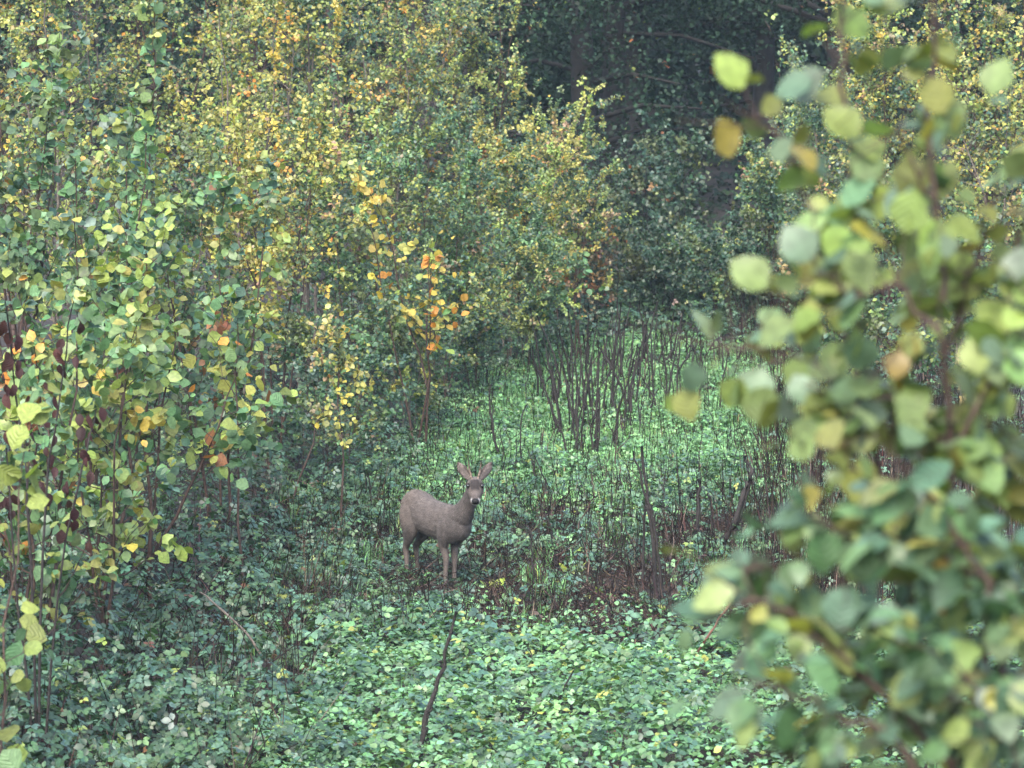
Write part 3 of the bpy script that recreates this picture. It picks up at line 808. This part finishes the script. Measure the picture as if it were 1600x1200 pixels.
lone('bare_stick', 'thin curved stick in the herbs right of the long stick', 'stick', [(866, 1128), (874, 1090), (896, 1048)], .010, .006)
lone('bare_stick', 'thin dark stick upright in the brambles right of the deer', 'stick', [(834, 922), (832, 870), (828, 830), (820, 815)], .010, .006)
lone('bare_stick', 'short forked stump with pale leaves under the twin stump', 'stick', [(1060, 935), (1066, 905), (1070, 885)], .016, .008)
lone('bare_stick', 'upright stick in the herbs at the lower left of the deer', 'stick', [(325, 1130), (324, 1090), (322, 1055)], .010, .006)
lone('bramble_cane', 'long reddish bramble cane slanting beside the blurred hazel', 'cane', [(1072, 1042), (1095, 1012, -.1), (1118, 975, -.2), (1150, 930, -.3)], .009, .006, mat=M_REDCANE)
lone('bramble_cane', 'pale green bramble cane arching over the litter right of the deer', 'cane', [(1012, 968), (1042, 974, -.1), (1090, 950, -.2), (1142, 918, -.3)], .009, .006, mat=M_GREENCANE)
lone('fallen_branch', 'dark fallen branch lying under the bramble canes', 'branch', [(1030, 1020), (1065, 1010), (1110, 998)], .018, .010)
lone('fallen_branch', 'thin grey branch sagging down the bank at lower left', 'branch', [(452, 1080), (400, 1005, .1), (345, 950, .2), (312, 925, .3)], .010, .006, mat=M_BARK_GREY)
lone('bare_stick', 'slanting dark stick in the thicket below the forked sapling', 'stick', [(182, 1050), (160, 980), (138, 925)], .012, .007)
lone('fallen_branch', 'grey slanting branch in the thicket at the far left', 'branch', [(30, 1005), (55, 935), (95, 880)], .013, .007, mat=M_BARK_GREY)
lone('bare_stick', 'leaning bare stick in the grass above the deer', 'stick', [(783, 728), (772, 680), (764, 625), (768, 600)], .016, .008)
lone('bare_stick', 'thin kinked stick in the grass right of the deer head', 'stick', [(822, 745), (813, 715), (814, 650), (824, 630)], .010, .006)
lone('bare_stick', 'leaning twig beside the rump of the deer', 'stick', [(678, 768), (671, 740), (665, 725)], .009, .005)

n_st = 0
while n_st < 120:
    px, py = sr.uniform(735, 1255), sr.uniform(548, 870)
    b = on_ground(px, py)
    if b[0] < xl(b[1]) - .1: continue
    if 610 < px < 770 and 700 < py: continue
    n_st += 1
    h = sr.uniform(.16, .5) * (1.25 if py < 700 else 1)
    r0 = sr.uniform(.005, .010)
    b[2] -= .03
    lean = sr.normal(0, .12, 2)
    p1 = b + np.array([lean[0] * h * .4, lean[1] * h, h * .55]); p2 = b + np.array([lean[0] * h * 1.3, lean[1] * h, h])
    polys = [([b, p1, p2], r0, r0 * .5)]
    if sr.uniform() < .35: polys.append(([p1, p1 + np.array([sr.normal(0, .08), 0, h * .3])], r0 * .6, r0 * .4))
    o = link('dead_stalk', stem_mesh(polys, b, sr, 5), M_BARK if sr.uniform() < .65 else M_BARK_RED, None, b)
    where = ('at the shrub edge behind the deer' if px < 850 and py < 700 else 'in the grass just right of the deer head' if px < 850 else
             'among the bare stools at the far end' if py < 640 else 'in the grass before the thick clump of stools' if px < 1000 and py < 770 else
             'in the brambles left of the twin stump' if px < 1000 else 'in the grass behind the twin and lone stumps' if px < 1130 else 'by the bank beyond the blurred hazel')
    tag(o, 'thin dark dead stalk ' + where, 'stalk', 'dead stalks ' + where)
n_st = 0
while n_st < 45:
    px, py = sr.uniform(400, 1180), sr.uniform(880, 1200)
    if 600 < px < 720 and py < 960: continue
    b = on_ground(px, py); n_st += 1
    h = sr.uniform(.14, .32); r0 = sr.uniform(.004, .008); b[2] -= .03
    lean = sr.normal(0, .2, 2)
    p1 = b + np.array([lean[0] * h * .4, lean[1] * h, h * .55]); p2 = b + np.array([lean[0] * h * 1.2, lean[1] * h, h])
    o = link('dead_stalk', stem_mesh([([b, p1, p2], r0, r0 * .5)], b, sr, 5), M_BARK, None, b)
    where = ('out of the brambles on the bank left of the deer' if px < 620 and py < 1020 else 'out of the litter between the deer and the herb carpet' if py < 1020 else
             'out of the herb carpet left of the long stick' if px < 660 else 'out of the herb carpet right of the long stick')
    tag(o, 'short dead stalk poking ' + where, 'stalk', 'dead stalks ' + where)

# yellow dock leaves
def dock(label, px, py, n, seed):
    rg = np.random.default_rng(seed)
    b = on_ground(px, py)
    root = link('dock_plant', None, None, None, b); tag(root, label, 'plant', 'yellowing docks')
    a = rg.uniform(0, 6.28, n)
    axis = np.stack([np.cos(a) * .5, np.sin(a) * .5, rg.uniform(.5, 1.2, n)], -1)
    M = frames(axis, np.stack([-np.cos(a), -np.sin(a) - .6, np.ones(n) * .6], -1))
    pos = b + np.stack([np.cos(a), np.sin(a), np.zeros(n)], -1) * .03
    leaf_objects(root, b, pos, M, rg.uniform(.08, .13, n), pick([((.24, .30, .05), 2), ((.16, .28, .06), 1)], n, rg), LM_OVAL, rg)
dock('yellow green dock leaf standing up right of the deer', 893, 900, 3, 1)
dock('small yellow dock beside the foot of the twin stump', 1070, 938, 4, 2)
dock('small yellow dock in the brambles just below the deer', 768, 920, 4, 3)

# ------------------------------------------------------------------ the deer
def build_deer():
    parts = Buf()
    def loft(path, hh, hw, up=(0, 0, 1), sides=18):
        P = np.array(path, float); k = len(P)
        # resample smoothly
        u = np.linspace(0, k - 1, (k - 1) * 6 + 1)
        def cr(A):
            A = np.array(A, float); A2 = A if A.ndim > 1 else A[:, None]
            ext = np.concatenate([[2 * A2[0] - A2[1]], A2, [2 * A2[-1] - A2[-2]]])
            i = np.minimum(u.astype(int), k - 2); t = (u - i)[:, None]
            p0, p1, p2, p3 = ext[i], ext[i + 1], ext[i + 2], ext[i + 3]
            r = .5 * (2 * p1 + (-p0 + p2) * t + (2 * p0 - 5 * p1 + 4 * p2 - p3) * t ** 2 + (-p0 + 3 * p1 - 3 * p2 + p3) * t ** 3)
            return r if A.ndim > 1 else r[:, 0]
        P = cr(P); hh = np.maximum(cr(hh), .003); hw = np.maximum(cr(hw), .003)
        t = norm(np.gradient(P, axis=0)); upv = np.array(up, float)
        s = norm(np.cross(upv, t)); b = np.cross(t, s)
        ang = np.arange(sides) * 2 * math.pi / sides
        V = P[:, None] + s[:, None] * (hw[:, None] * np.cos(ang)[None])[..., None] + b[:, None] * (hh[:, None] * np.sin(ang)[None])[..., None]
        m = len(P); V = np.concatenate([V.reshape(-1, 3), P[:1], P[-1:]])
        F = []
        for i in range(m - 1):
            for j in range(sides):
                a, c = i * sides + j, i * sides + (j + 1) % sides
                F += [(a, c, c + sides), (a, c + sides, a + sides)]
        for j in range(sides):
            F += [(m * sides, (j + 1) % sides, j), (m * sides + 1, (m - 1) * sides + j, (m - 1) * sides + (j + 1) % sides)]
        parts.add(V, np.array(F))
    # trunk
    xs = [-.405, -.38, -.32, -.22, -.08, .08, .20, .29, .36, .40]
    zc = [.535, .538, .530, .510, .480, .465, .462, .470, .488, .50]
    hh = [.03, .085, .136, .152, .140, .142, .144, .126, .09, .03]
    hw = [.03, .070, .100, .110, .113, .113, .105, .090, .066, .025]
    loft([(a, 0, b) for a, b in zip(xs, zc)], hh, hw)
    # neck: up and turned to the deer's right, towards the camera
    YAW = -math.radians(33)
    HB = np.array([.535, -.025, .815])                 # back of the skull
    loft([(.24, 0, .50), (.34, -.002, .55), (.425, -.01, .645), (.487, -.018, .735), tuple(HB + [.0, 0, .005])],
         [.11, .096, .070, .056, .047], [.082, .070, .053, .047, .044], up=(-.6, 0, .8))
    # head
    el = -math.radians(36)
    hx = np.array([math.cos(YAW) * math.cos(el), math.sin(YAW) * math.cos(el), math.sin(el)])
    lat = np.array([-math.sin(YAW), math.cos(YAW), 0])
    hu = np.cross(hx, lat)
    def H(s, l=0, u=0): return HB + hx * s + lat * l + hu * u
    S = [-.035, -.01, .03, .07, .11, .145, .175, .192, .20]
    loft([H(s, 0, o) for s, o in zip(S, [0.01, .012, .012, .006, -.006, -.014, -.018, -.020, -.021])],
         [.012, .043, .056, .056, .046, .036, .031, .024, .008], [.012, .044, .060, .066, .053, .040, .036, .029, .008], up=hu)
    for sd in (-1, 1):
        loft([H(.045, .038 * sd, .028), H(.060, .051 * sd, .030), H(.080, .048 * sd, .026)], [.006, .016, .006], [.006, .014, .006], up=hu)   # brow
    # ears
    for sd in (-1, 1):
        e0 = H(-.005, .038 * sd, .03); ax = norm(lat * sd * .74 + np.array([0, 0, 1.0]) - hx * .12)
        fw = hx + lat * sd * .25; fw = norm(fw - (fw @ ax) * ax)
        L = .158
        loft([e0, e0 + ax * L * .22, e0 + ax * L * .5, e0 + ax * L * .78, e0 + ax * L], [.012, .011, .009, .008, .004], [.017, .036, .045, .032, .005], up=fw)
    # legs
    def leg(pts, r, ry=None): loft(pts, r, ry or r, up=(1, 0, .01), sides=14)
    for sd, dx in ((1, -.008), (-1, .008)):
        y = .044 * sd; x0 = .165 + dx
        leg([(.21, y * 1.2, .56), (.205, y * 1.45, .47), (.19 + dx * .3, y * 1.6, .38), (x0 - .005, y * 1.3, .30), (x0 + .012, y, .215), (x0 + .008, y, .13), (x0 + .006, y, .062), (x0 + .02, y, .03), (x0 + .033, y, .0)],
            [.02, .076, .060, .038, .026, .0185, .0185, .0195, .017], [.02, .050, .045, .031, .024, .0175, .0175, .019, .017])
    for sd, dx in ((1, -.005), (-1, .005)):
        y = .05 * sd; x0 = -.345 + dx
        leg([(-.27, y, .60), (-.265, y * 1.2, .52), (-.25 + dx * .3, y * 1.5, .42), (-.27 + dx * .7, y * 1.4, .345), (x0 + .02, y * 1.1, .262), (x0 - .008, y, .215), (x0 + .004, y, .13), (x0 + .01, y, .062), (x0 + .026, y, .03), (x0 + .04, y, .0)],
            [.02, .102, .096, .068, .036, .028, .0195, .0185, .0195, .017], [.02, .064, .062, .044, .026, .023, .0175, .0175, .019, .017])
    loft([(-.37, 0, .60), (-.40, 0, .595), (-.415, 0, .57)], [.02, .018, .008], [.02, .018, .008])   # tail stub
    tmp = make_mesh('deer_raw', np.concatenate(parts.V), np.concatenate(parts.F))
    to = link('deer_raw', tmp)
    rm = to.modifiers.new('r', 'REMESH'); rm.mode = 'VOXEL'; rm.voxel_size = .0052; rm.use_smooth_shade = True
    sm = to.modifiers.new('s', 'SMOOTH'); sm.factor = .5; sm.iterations = 7
    dg = bpy.context.evaluated_depsgraph_get()
    me = bpy.data.meshes.new_from_object(to.evaluated_get(dg))
    bpy.data.objects.remove(to); bpy.data.meshes.remove(tmp)
    me.name = 'body'
    n = len(me.vertices)
    V = np.empty(n * 3, np.float32); me.vertices.foreach_get('co', V); V = V.reshape(-1, 3).astype(float)
    # coat colours
    rg = np.random.default_rng(3)
    base = np.array([.080, .069, .064]); C = np.tile(base, (n, 1))
    def blend(w, c): C[:] = C * (1 - w[:, None]) + np.array(c) * w[:, None]
    blend(smooth(.52, .62, V[:, 2]) * (V[:, 0] < .3) * .35, (.084, .073, .068))           # darker back
    blend(smooth(.40, .33, V[:, 2]) * (np.abs(V[:, 0]) < .2) * .5, (.11, .092, .082))      # pale belly
    blend(smooth(.34, .22, V[:, 2]), (.085, .070, .062))                                 # legs
    blend(smooth(-.365, -.395, V[:, 0]) * smooth(.42, .48, V[:, 2]), (.34, .31, .28))       # rump patch
    blend(smooth(-.12, -.30, V[:, 0]) * smooth(.34, .46, V[:, 2]) * .75, (.098, .080, .069))   # warmer haunch
    blend(smooth(.10, .26, V[:, 0]) * smooth(.62, .50, V[:, 2]) * smooth(.30, .38, V[:, 2]) * .8, (.054, .048, .046))   # darker shoulder and chest
    blend(smooth(.33, .42, V[:, 0]) * smooth(.52, .60, V[:, 2]) * smooth(.82, .72, V[:, 2]) * .5, (.060, .053, .050))
    s = (V - HB) @ hx; l = (V - HB) @ lat; u = (V - HB) @ hu
    head = (np.abs(l) < .11) & (s > -.06) & (s < .22) & (np.abs(u) < .09)
    hf = head.astype(float)
    blend(hf * smooth(.0, .06, s) * .7, (.074, .062, .057))
    blend(hf * smooth(.02, .035, u) * smooth(.02, .04, s) * smooth(.13, .10, s) * smooth(.04, .025, np.abs(l)) * .95, (.016, .013, .013))   # dark forehead
    blend(hf * smooth(.135, .155, s) * smooth(.183, .172, s) * smooth(-.03, .0, u), (.05, .042, .04))
    blend(hf * smooth(.158, .168, s) * smooth(.20, .19, s) * smooth(.018, .026, np.abs(l)) * smooth(-.02, -.005, u), (.24, .23, .225))      # white spots above the nose
    blend(hf * smooth(.14, .16, s) * smooth(-.022, -.030, u), (.40, .385, .375))               # white chin
    blend(hf * smooth(.055, .09, s) * smooth(-.01, -.04, u) * .4, (.14, .12, .11))
    for sd in (-1, 1):                                                                   # inner ears paler
        e0 = H(-.005, .038 * sd, .03); ax = norm(lat * sd * .74 + np.array([0, 0, 1.0]) - hx * .12); fw = hx + lat * sd * .25; fw = norm(fw - (fw @ ax) * ax)
        q = (V - e0) @ ax; w = (V - e0) @ fw; cr_ = np.linalg.norm(V - e0 - np.outer(q, ax) - np.outer(w, fw), axis=1)
        ear = (q > .012) & (q < .18) & (np.abs(w) < .03) & (cr_ < .06)
        blend(ear * 1.0, (.06, .046, .041))
        blend(ear * smooth(.0, .003, w) * smooth(.034, .022, cr_) * smooth(.15, .12, q), (.15, .125, .115))
    blend(smooth(.028, .02, V[:, 2]), (.03, .026, .024))                                    # hooves
    for sd in (-1, 1):
        blend(smooth(.036, .022, np.linalg.norm(V - H(.070, .051 * sd, .040), axis=1)) * .9, (.016, .013, .012))
    mott = np.sin(V[:, 0] * 41 + 3 * np.sin(V[:, 2] * 23)) * np.sin(V[:, 2] * 37 + 2 * np.sin(V[:, 1] * 31 + V[:, 0] * 17))
    C *= (1 + .16 * mott)[:, None]
    C *= rg.normal(1, .12, (n, 1))
    a = me.color_attributes.new('tint', 'FLOAT_COLOR', 'POINT')
    a.data.foreach_set('color', np.concatenate([C, np.ones((n, 1))], 1).astype(np.float32).ravel())
    NV = np.empty(n * 3, np.float32); me.vertices.foreach_get('normal', NV); NV = NV.reshape(-1, 3).astype(float)
    hi = rg.choice(n, 26000, replace=False if n > 26000 else True)
    bare = [H(.070, .051, .040), H(.070, -.051, .040), H(.195, 0, -.002)]
    hi = hi[np.min([np.linalg.norm(V[hi] - c, axis=1) for c in bare], 0) > .030]
    hp, hn = V[hi], NV[hi]
    flow = np.tile(np.array([-1.0, 0, -.35]), (len(hi), 1))
    flow[(hp[:, 2] < .36)] = (-.15, 0, -1.0)
    isneck = (hp[:, 0] > .36) & (hp[:, 2] > .5); flow[isneck] = (-.5, 0, -.9)
    flow[head[hi]] = -hx * .9 + np.array([0, 0, -.05])
    flow = norm(flow - (flow * hn).sum(1, keepdims=True) * hn) + hn * rg.uniform(.12, .5, (len(hi), 1)) + rg.normal(0, .18, (len(hi), 3))
    hl = np.where(head[hi], .006, np.where(hp[:, 2] < .3, .007, .017)) * rg.uniform(.6, 1.3, len(hi))
    tip = hp + norm(flow) * hl[:, None]; sdv = norm(np.cross(flow, hn)) * .0011
    HV = np.stack([hp - sdv, hp + sdv, tip], 1).reshape(-1, 3)
    HC = np.repeat(C[hi] * rg.normal(1.05, .28, (len(hi), 1)).clip(.45, 1.9), 3, 0)
    coat = make_mesh('fur', HV, np.arange(len(HV)).reshape(-1, 3), HC)
    fur = bpy.data.materials.new('deer_coat'); fur.use_nodes = True
    N, Lk = fur.node_tree.nodes, fur.node_tree.links; p = N['Principled BSDF']
    vc = N.new('ShaderNodeVertexColor'); vc.layer_name = 'tint'
    tc = N.new('ShaderNodeTexCoord'); mp = N.new('ShaderNodeMapping'); mp.inputs['Scale'].default_value = (60, 160, 160)
    nz = N.new('ShaderNodeTexNoise'); nz.inputs['Scale'].default_value = 1.6; nz.inputs['Detail'].default_value = 5
    Lk.new(tc.outputs['Object'], mp.inputs['Vector']); Lk.new(mp.outputs['Vector'], nz.inputs['Vector'])
    mr = N.new('ShaderNodeMapRange'); mr.inputs['From Min'].default_value = .25; mr.inputs['From Max'].default_value = .75
    mr.inputs['To Min'].default_value = .5; mr.inputs['To Max'].default_value = 1.5
    Lk.new(nz.outputs['Fac'], mr.inputs['Value'])
    mu = N.new('ShaderNodeVectorMath'); mu.operation = 'SCALE'
    Lk.new(vc.outputs['Color'], mu.inputs[0]); Lk.new(mr.outputs['Result'], mu.inputs['Scale']); Lk.new(mu.outputs['Vector'], p.inputs['Base Color'])
    p.inputs['Roughness'].default_value = .8; p.inputs['Specular IOR Level'].default_value = .25
    p.inputs['Sheen Weight'].default_value = .03; p.inputs['Sheen Roughness'].default_value = .5
    bp = N.new('ShaderNodeBump'); bp.inputs['Strength'].default_value = .6; bp.inputs['Distance'].default_value = .006
    Lk.new(nz.outputs['Fac'], bp.inputs['Height']); Lk.new(bp.outputs['Normal'], p.inputs['Normal'])
    me.materials.clear(); me.materials.append(fur)
    for pl in me.polygons: pl.use_smooth = True
    root = link('roe_deer', None)
    tag(root, 'grey brown roe buck standing in the brambles, head turned to the camera', 'deer')
    link('body', me, None, root)
    ft = link('fur', coat, M_DRY, root); ft['kind'] = 'stuff'
    gl = bpy.data.materials.new('wet_black'); gl.use_nodes = True
    g = gl.node_tree.nodes['Principled BSDF']; g.inputs['Base Color'].default_value = (.008, .007, .007, 1); g.inputs['Roughness'].default_value = .12
    ns = rough_material('nose_skin', (.004, .004, .0045), (.009, .009, .009), 200, .6, .2)
    ns.node_tree.nodes['Principled BSDF'].inputs['Specular IOR Level'].default_value = .2
    ho = rough_material('antler_horn', (.05, .036, .028), (.20, .155, .12), 60, .6, .5)
    def ball(name, c, ax, mat, n1=10, n2=14):
        th = np.linspace(0, math.pi, n1); ph = np.arange(n2) * 2 * math.pi / n2
        V = np.stack([np.outer(np.sin(th), np.cos(ph)), np.outer(np.sin(th), np.sin(ph)), np.outer(np.cos(th), np.ones(n2))], -1).reshape(-1, 3)
        V = c + V[:, :1] * ax[0] + V[:, 1:2] * ax[1] + V[:, 2:] * ax[2]
        F = []
        for i in range(n1 - 1):
            for j in range(n2):
                a_, b_ = i * n2 + j, i * n2 + (j + 1) % n2
                F += [(a_, a_ + n2, b_ + n2), (a_, b_ + n2, b_)]
        return link(name, make_mesh(name, V, np.array(F)), mat, root)
    for sd in (-1, 1):
        ball('eye', H(.070, .051 * sd, .040), (hx * .019, lat * .015, hu * .0165), gl)
    ball('nose', H(.190, 0, -.000), (hx * .023, lat * .028, hu * .021), ns)
    for sd, ln in ((-1, .17), (1, .15)):
        b0 = H(.012, .022 * sd, .045)
        ax = norm(np.array([0, 0, 1.0]) + lat * sd * .16 + hx * .05)
        pb = Buf()
        P = np.stack([b0 - ax * .01, b0 + ax * .012, b0 + ax * ln * .5 + lat * sd * .006, b0 + ax * ln])
        pb.add(*tubes(P[None], np.array([[.011, .010, .007, .003]]), 8))
        q0 = b0 + ax * ln * .5
        pb.add(*tubes(np.stack([q0, q0 + ax * .02 + hx * .02, q0 + ax * .042 + hx * .03])[None], np.array([[.005, .004, .0015]]), 6))
        link('antler', make_mesh('antler', np.concatenate(pb.V), np.concatenate(pb.F)), ho, root)
    return root
deer = build_deer()
fA, fB = on_ground(698, 907), on_ground(645, 893)
ang = math.atan2(fA[1] - fB[1], fA[0] - fB[0])
ang = -math.radians(55)
mid = (fA + fB) / 2
fwd = np.array([math.cos(ang), math.sin(ang)])
c0 = mid[:2] + fwd * .05 + np.array([.035, -.26])
deer.location = (c0[0], c0[1], float(gz(c0[0], c0[1])) + .0)
deer.rotation_euler = (0, 0, ang)
deer.scale = (1.035, 1.035, 1.035)

# ------------------------------------------------------------------ blurred hazels close to the camera
def near_bush(name, label, D, paths, seed, leaf, n_leaf, pal, meshes, tops=(), spread=.15, extra=0, shape=None, root_px=1500, step=1.0):
    rg = np.random.default_rng(seed)
    b = np.array([px_x(root_px, D), D, 0.0]); b[2] = float(gz(b[0], b[1])) - .05
    root = link(name, None, None, None, b); tag(root, label, 'shrub', 'blurred leafy shrubs close to the camera')
    TW, wts = [], []
    for pts, r0, dz, wt in paths:
        W = np.array([at(p[0], p[1], D + dz + (p[2] if len(p) > 2 else 0)) for p in pts])
        if pts[0][1] > 1150:                              # reaches the ground: carry it down to the root
            W = np.concatenate([[b + rg.normal(0, .04, 3) * [1, 1, 0]], W])
        link('stem', stem_mesh([(W, r0, r0 * .35)], b, rg), M_BARK_RED, root)
        seg = W[1:] if pts[0][1] > 1150 else W
        for i in range(len(seg) - 1):
            for _ in range(7):
                f = rg.uniform(0, 1); o = seg[i] * (1 - f) + seg[i + 1] * f
                dr = norm(norm(seg[i + 1] - seg[i]) * .4 + rg.normal(0, .7, 3))
                l = spread * rg.uniform(.3, 1.2)
                TW.append(np.stack([o, o + dr * l * .5, o + dr * l])); wts.append(wt * np.linalg.norm(seg[i + 1] - seg[i]))
    TW = np.array(TW); wts = np.array(wts); wts /= wts.sum()
    tb = tubes(TW, np.full((len(TW), 1), .0016) * np.array([[1, .8, .6]]), 4)
    tw = link('twigs', make_mesh('twigs', tb[0] - b, tb[1]), M_BARK_RED, root); tw['kind'] = 'stuff'
    i = rg.choice(len(TW), n_leaf + extra, p=wts); n = len(i)
    s = rg.uniform(.15, 1.0, n)[:, None]
    pos = TW[i, 0] * (1 - s) + TW[i, 2] * s
    axis = norm(norm(TW[i, 2] - TW[i, 0]) * .7 + rg.normal(0, .45, (n, 3)) + np.array([0, 0, -.35]))
    up = np.array([0, -.55, 1.0]) + rg.normal(0, .5, (n, 3))
    size = leaf * rg.uniform(.45, 1.15, n); M = frames(axis, up); C = pick(pal, n, rg)
    leaf_objects(root, b, pos[:n_leaf], M[:n_leaf], size[:n_leaf], C[:n_leaf], meshes, rg)
    if extra:
        V, F, CC = scatter(shape, M[n_leaf:], pos[n_leaf:] - b, size[n_leaf:], C[n_leaf:])
        o = link('crown', make_mesh('crown', V, F, CC), M_LEAF, root); o['kind'] = 'stuff'
    return root
P_UP = [
    ([(1510, 1210), (1490, 900), (1485, 700), (1470, 500), (1455, 300), (1458, 120), (1455, -40)], .010, 0, 1.0),
    ([(1500, 1200), (1400, 900), (1345, 600), (1338, 400), (1330, 200), (1318, 60), (1315, -40)], .010, .1, .9),
    ([(1540, 1210), (1545, 800), (1550, 600), (1590, 380), (1640, 250)], .010, .2, 1.2),
    ([(1338, 420), (1270, 330), (1215, 220), (1165, 165)], .005, .1, .9),
    ([(1342, 560), (1290, 480), (1235, 465), (1190, 455)], .005, .2, .8),
    ([(1344, 640), (1260, 560), (1180, 545), (1105, 545)], .005, .9, .7),
    ([(1470, 520), (1400, 440), (1330, 470), (1270, 400)], .006, -.2, 1.8),
    ([(1480, 690), (1400, 620), (1330, 640), (1280, 600)], .006, 0, 2.3),
    ([(1485, 720), (1560, 560), (1600, 500), (1660, 430)], .006, -.3, 2.3),
    ([(1490, 850), (1420, 760), (1340, 740), (1290, 700)], .006, -.1, 2.3),
    ([(1545, 760), (1590, 700), (1640, 690)], .006, .1, 2.2),
    ([(1475, 560), (1520, 440), (1545, 330), (1560, 260)], .006, .2, 1.1),
    ([(1455, 310), (1420, 240), (1395, 200)], .004, .0, .7),
]
near_bush('hazel_bush', 'large blurred hazel with yellow green leaves filling the right side', 7.0, P_UP, 601, .076, 298,
          [((.150, .20, .052), 4.5), ((.115, .175, .062), 3), ((.15, .165, .045), 1.2), ((.09, .145, .09), 2.0), ((.22, .19, .04), .3), (ORA, .015)], LM_ROUND, extra=440, shape=leaf_template(4, .92, .48, .08, .2, 1.25, .1, 60))
P_LOW = [
    ([(1600, 1215), (1560, 1050), (1530, 900), (1480, 800), (1400, 720)], .010, 0, 1.3),
    ([(1560, 1230), (1450, 1050), (1330, 950), (1220, 890), (1130, 880)], .009, .2, 1.2),
    ([(1500, 1215), (1380, 1080), (1270, 980), (1190, 940), (1145, 935)], .008, 0, 1.2),
    ([(1450, 1215), (1350, 1130), (1250, 1090), (1165, 1060)], .008, -.2, 1.0),
    ([(1370, 1230), (1290, 1190), (1230, 1180), (1200, 1175)], .007, -.1, .6),
    ([(1530, 905), (1440, 850), (1330, 830), (1260, 800)], .006, .1, 1.2),
    ([(1560, 1050), (1600, 960), (1640, 880)], .006, 0, 1.4),
    ([(1400, 990), (1440, 1060), (1490, 1100)], .005, .1, 1.2),
    ([(1590, 1180), (1540, 1100), (1470, 1010)], .006, -.2, 1.4),
    ([(1300, 960), (1320, 900), (1300, 860)], .004, .1, .8),
]
near_bush('leafy_shrub', 'blurred darker green shrub filling the bottom right corner', 6.4, P_LOW, 602, .072, 298,
          [((.062, .118, .075), 3.5), ((.07, .13, .06), 2.5), ((.09, .165, .075), 2.5), ((.145, .19, .06), 1.8), (YOL, .3), (ORA, .015)], LM_OVAL + LM_ROUND[:2], extra=330,
          shape=leaf_template(4, .66, .46, .1, .25, 1.1, .08, 61), root_px=1620)

# ------------------------------------------------------------------ damp air
def haze_box(density):
    x0, x1, y0, y1, z0, z1 = -270, 270, -130, 340, -1.5, 17.5
    V = np.array([(x, y, z) for x in (x0, x1) for y in (y0, y1) for z in (z0, z1)], float)
    F = np.array([(0, 1, 3), (0, 3, 2), (4, 6, 7), (4, 7, 5), (0, 4, 5), (0, 5, 1), (2, 3, 7), (2, 7, 6), (0, 2, 6), (0, 6, 4), (1, 5, 7), (1, 7, 3)])
    m = bpy.data.materials.new('damp_air'); m.use_nodes = True
    nt = m.node_tree; nt.nodes.remove(nt.nodes['Principled BSDF'])
    v = nt.nodes.new('ShaderNodeVolumePrincipled')
    v.inputs['Color'].default_value = (.62, .82, 1.0, 1); v.inputs['Density'].default_value = density; v.inputs['Anisotropy'].default_value = .1
    nt.links.new(v.outputs['Volume'], nt.nodes['Material Output'].inputs['Volume'])
    o = link('haze', make_mesh('haze', V, F, None, False), m)
    tag(o, 'thin damp bluish air over the clearing', kind='stuff')
haze_box(.0004)
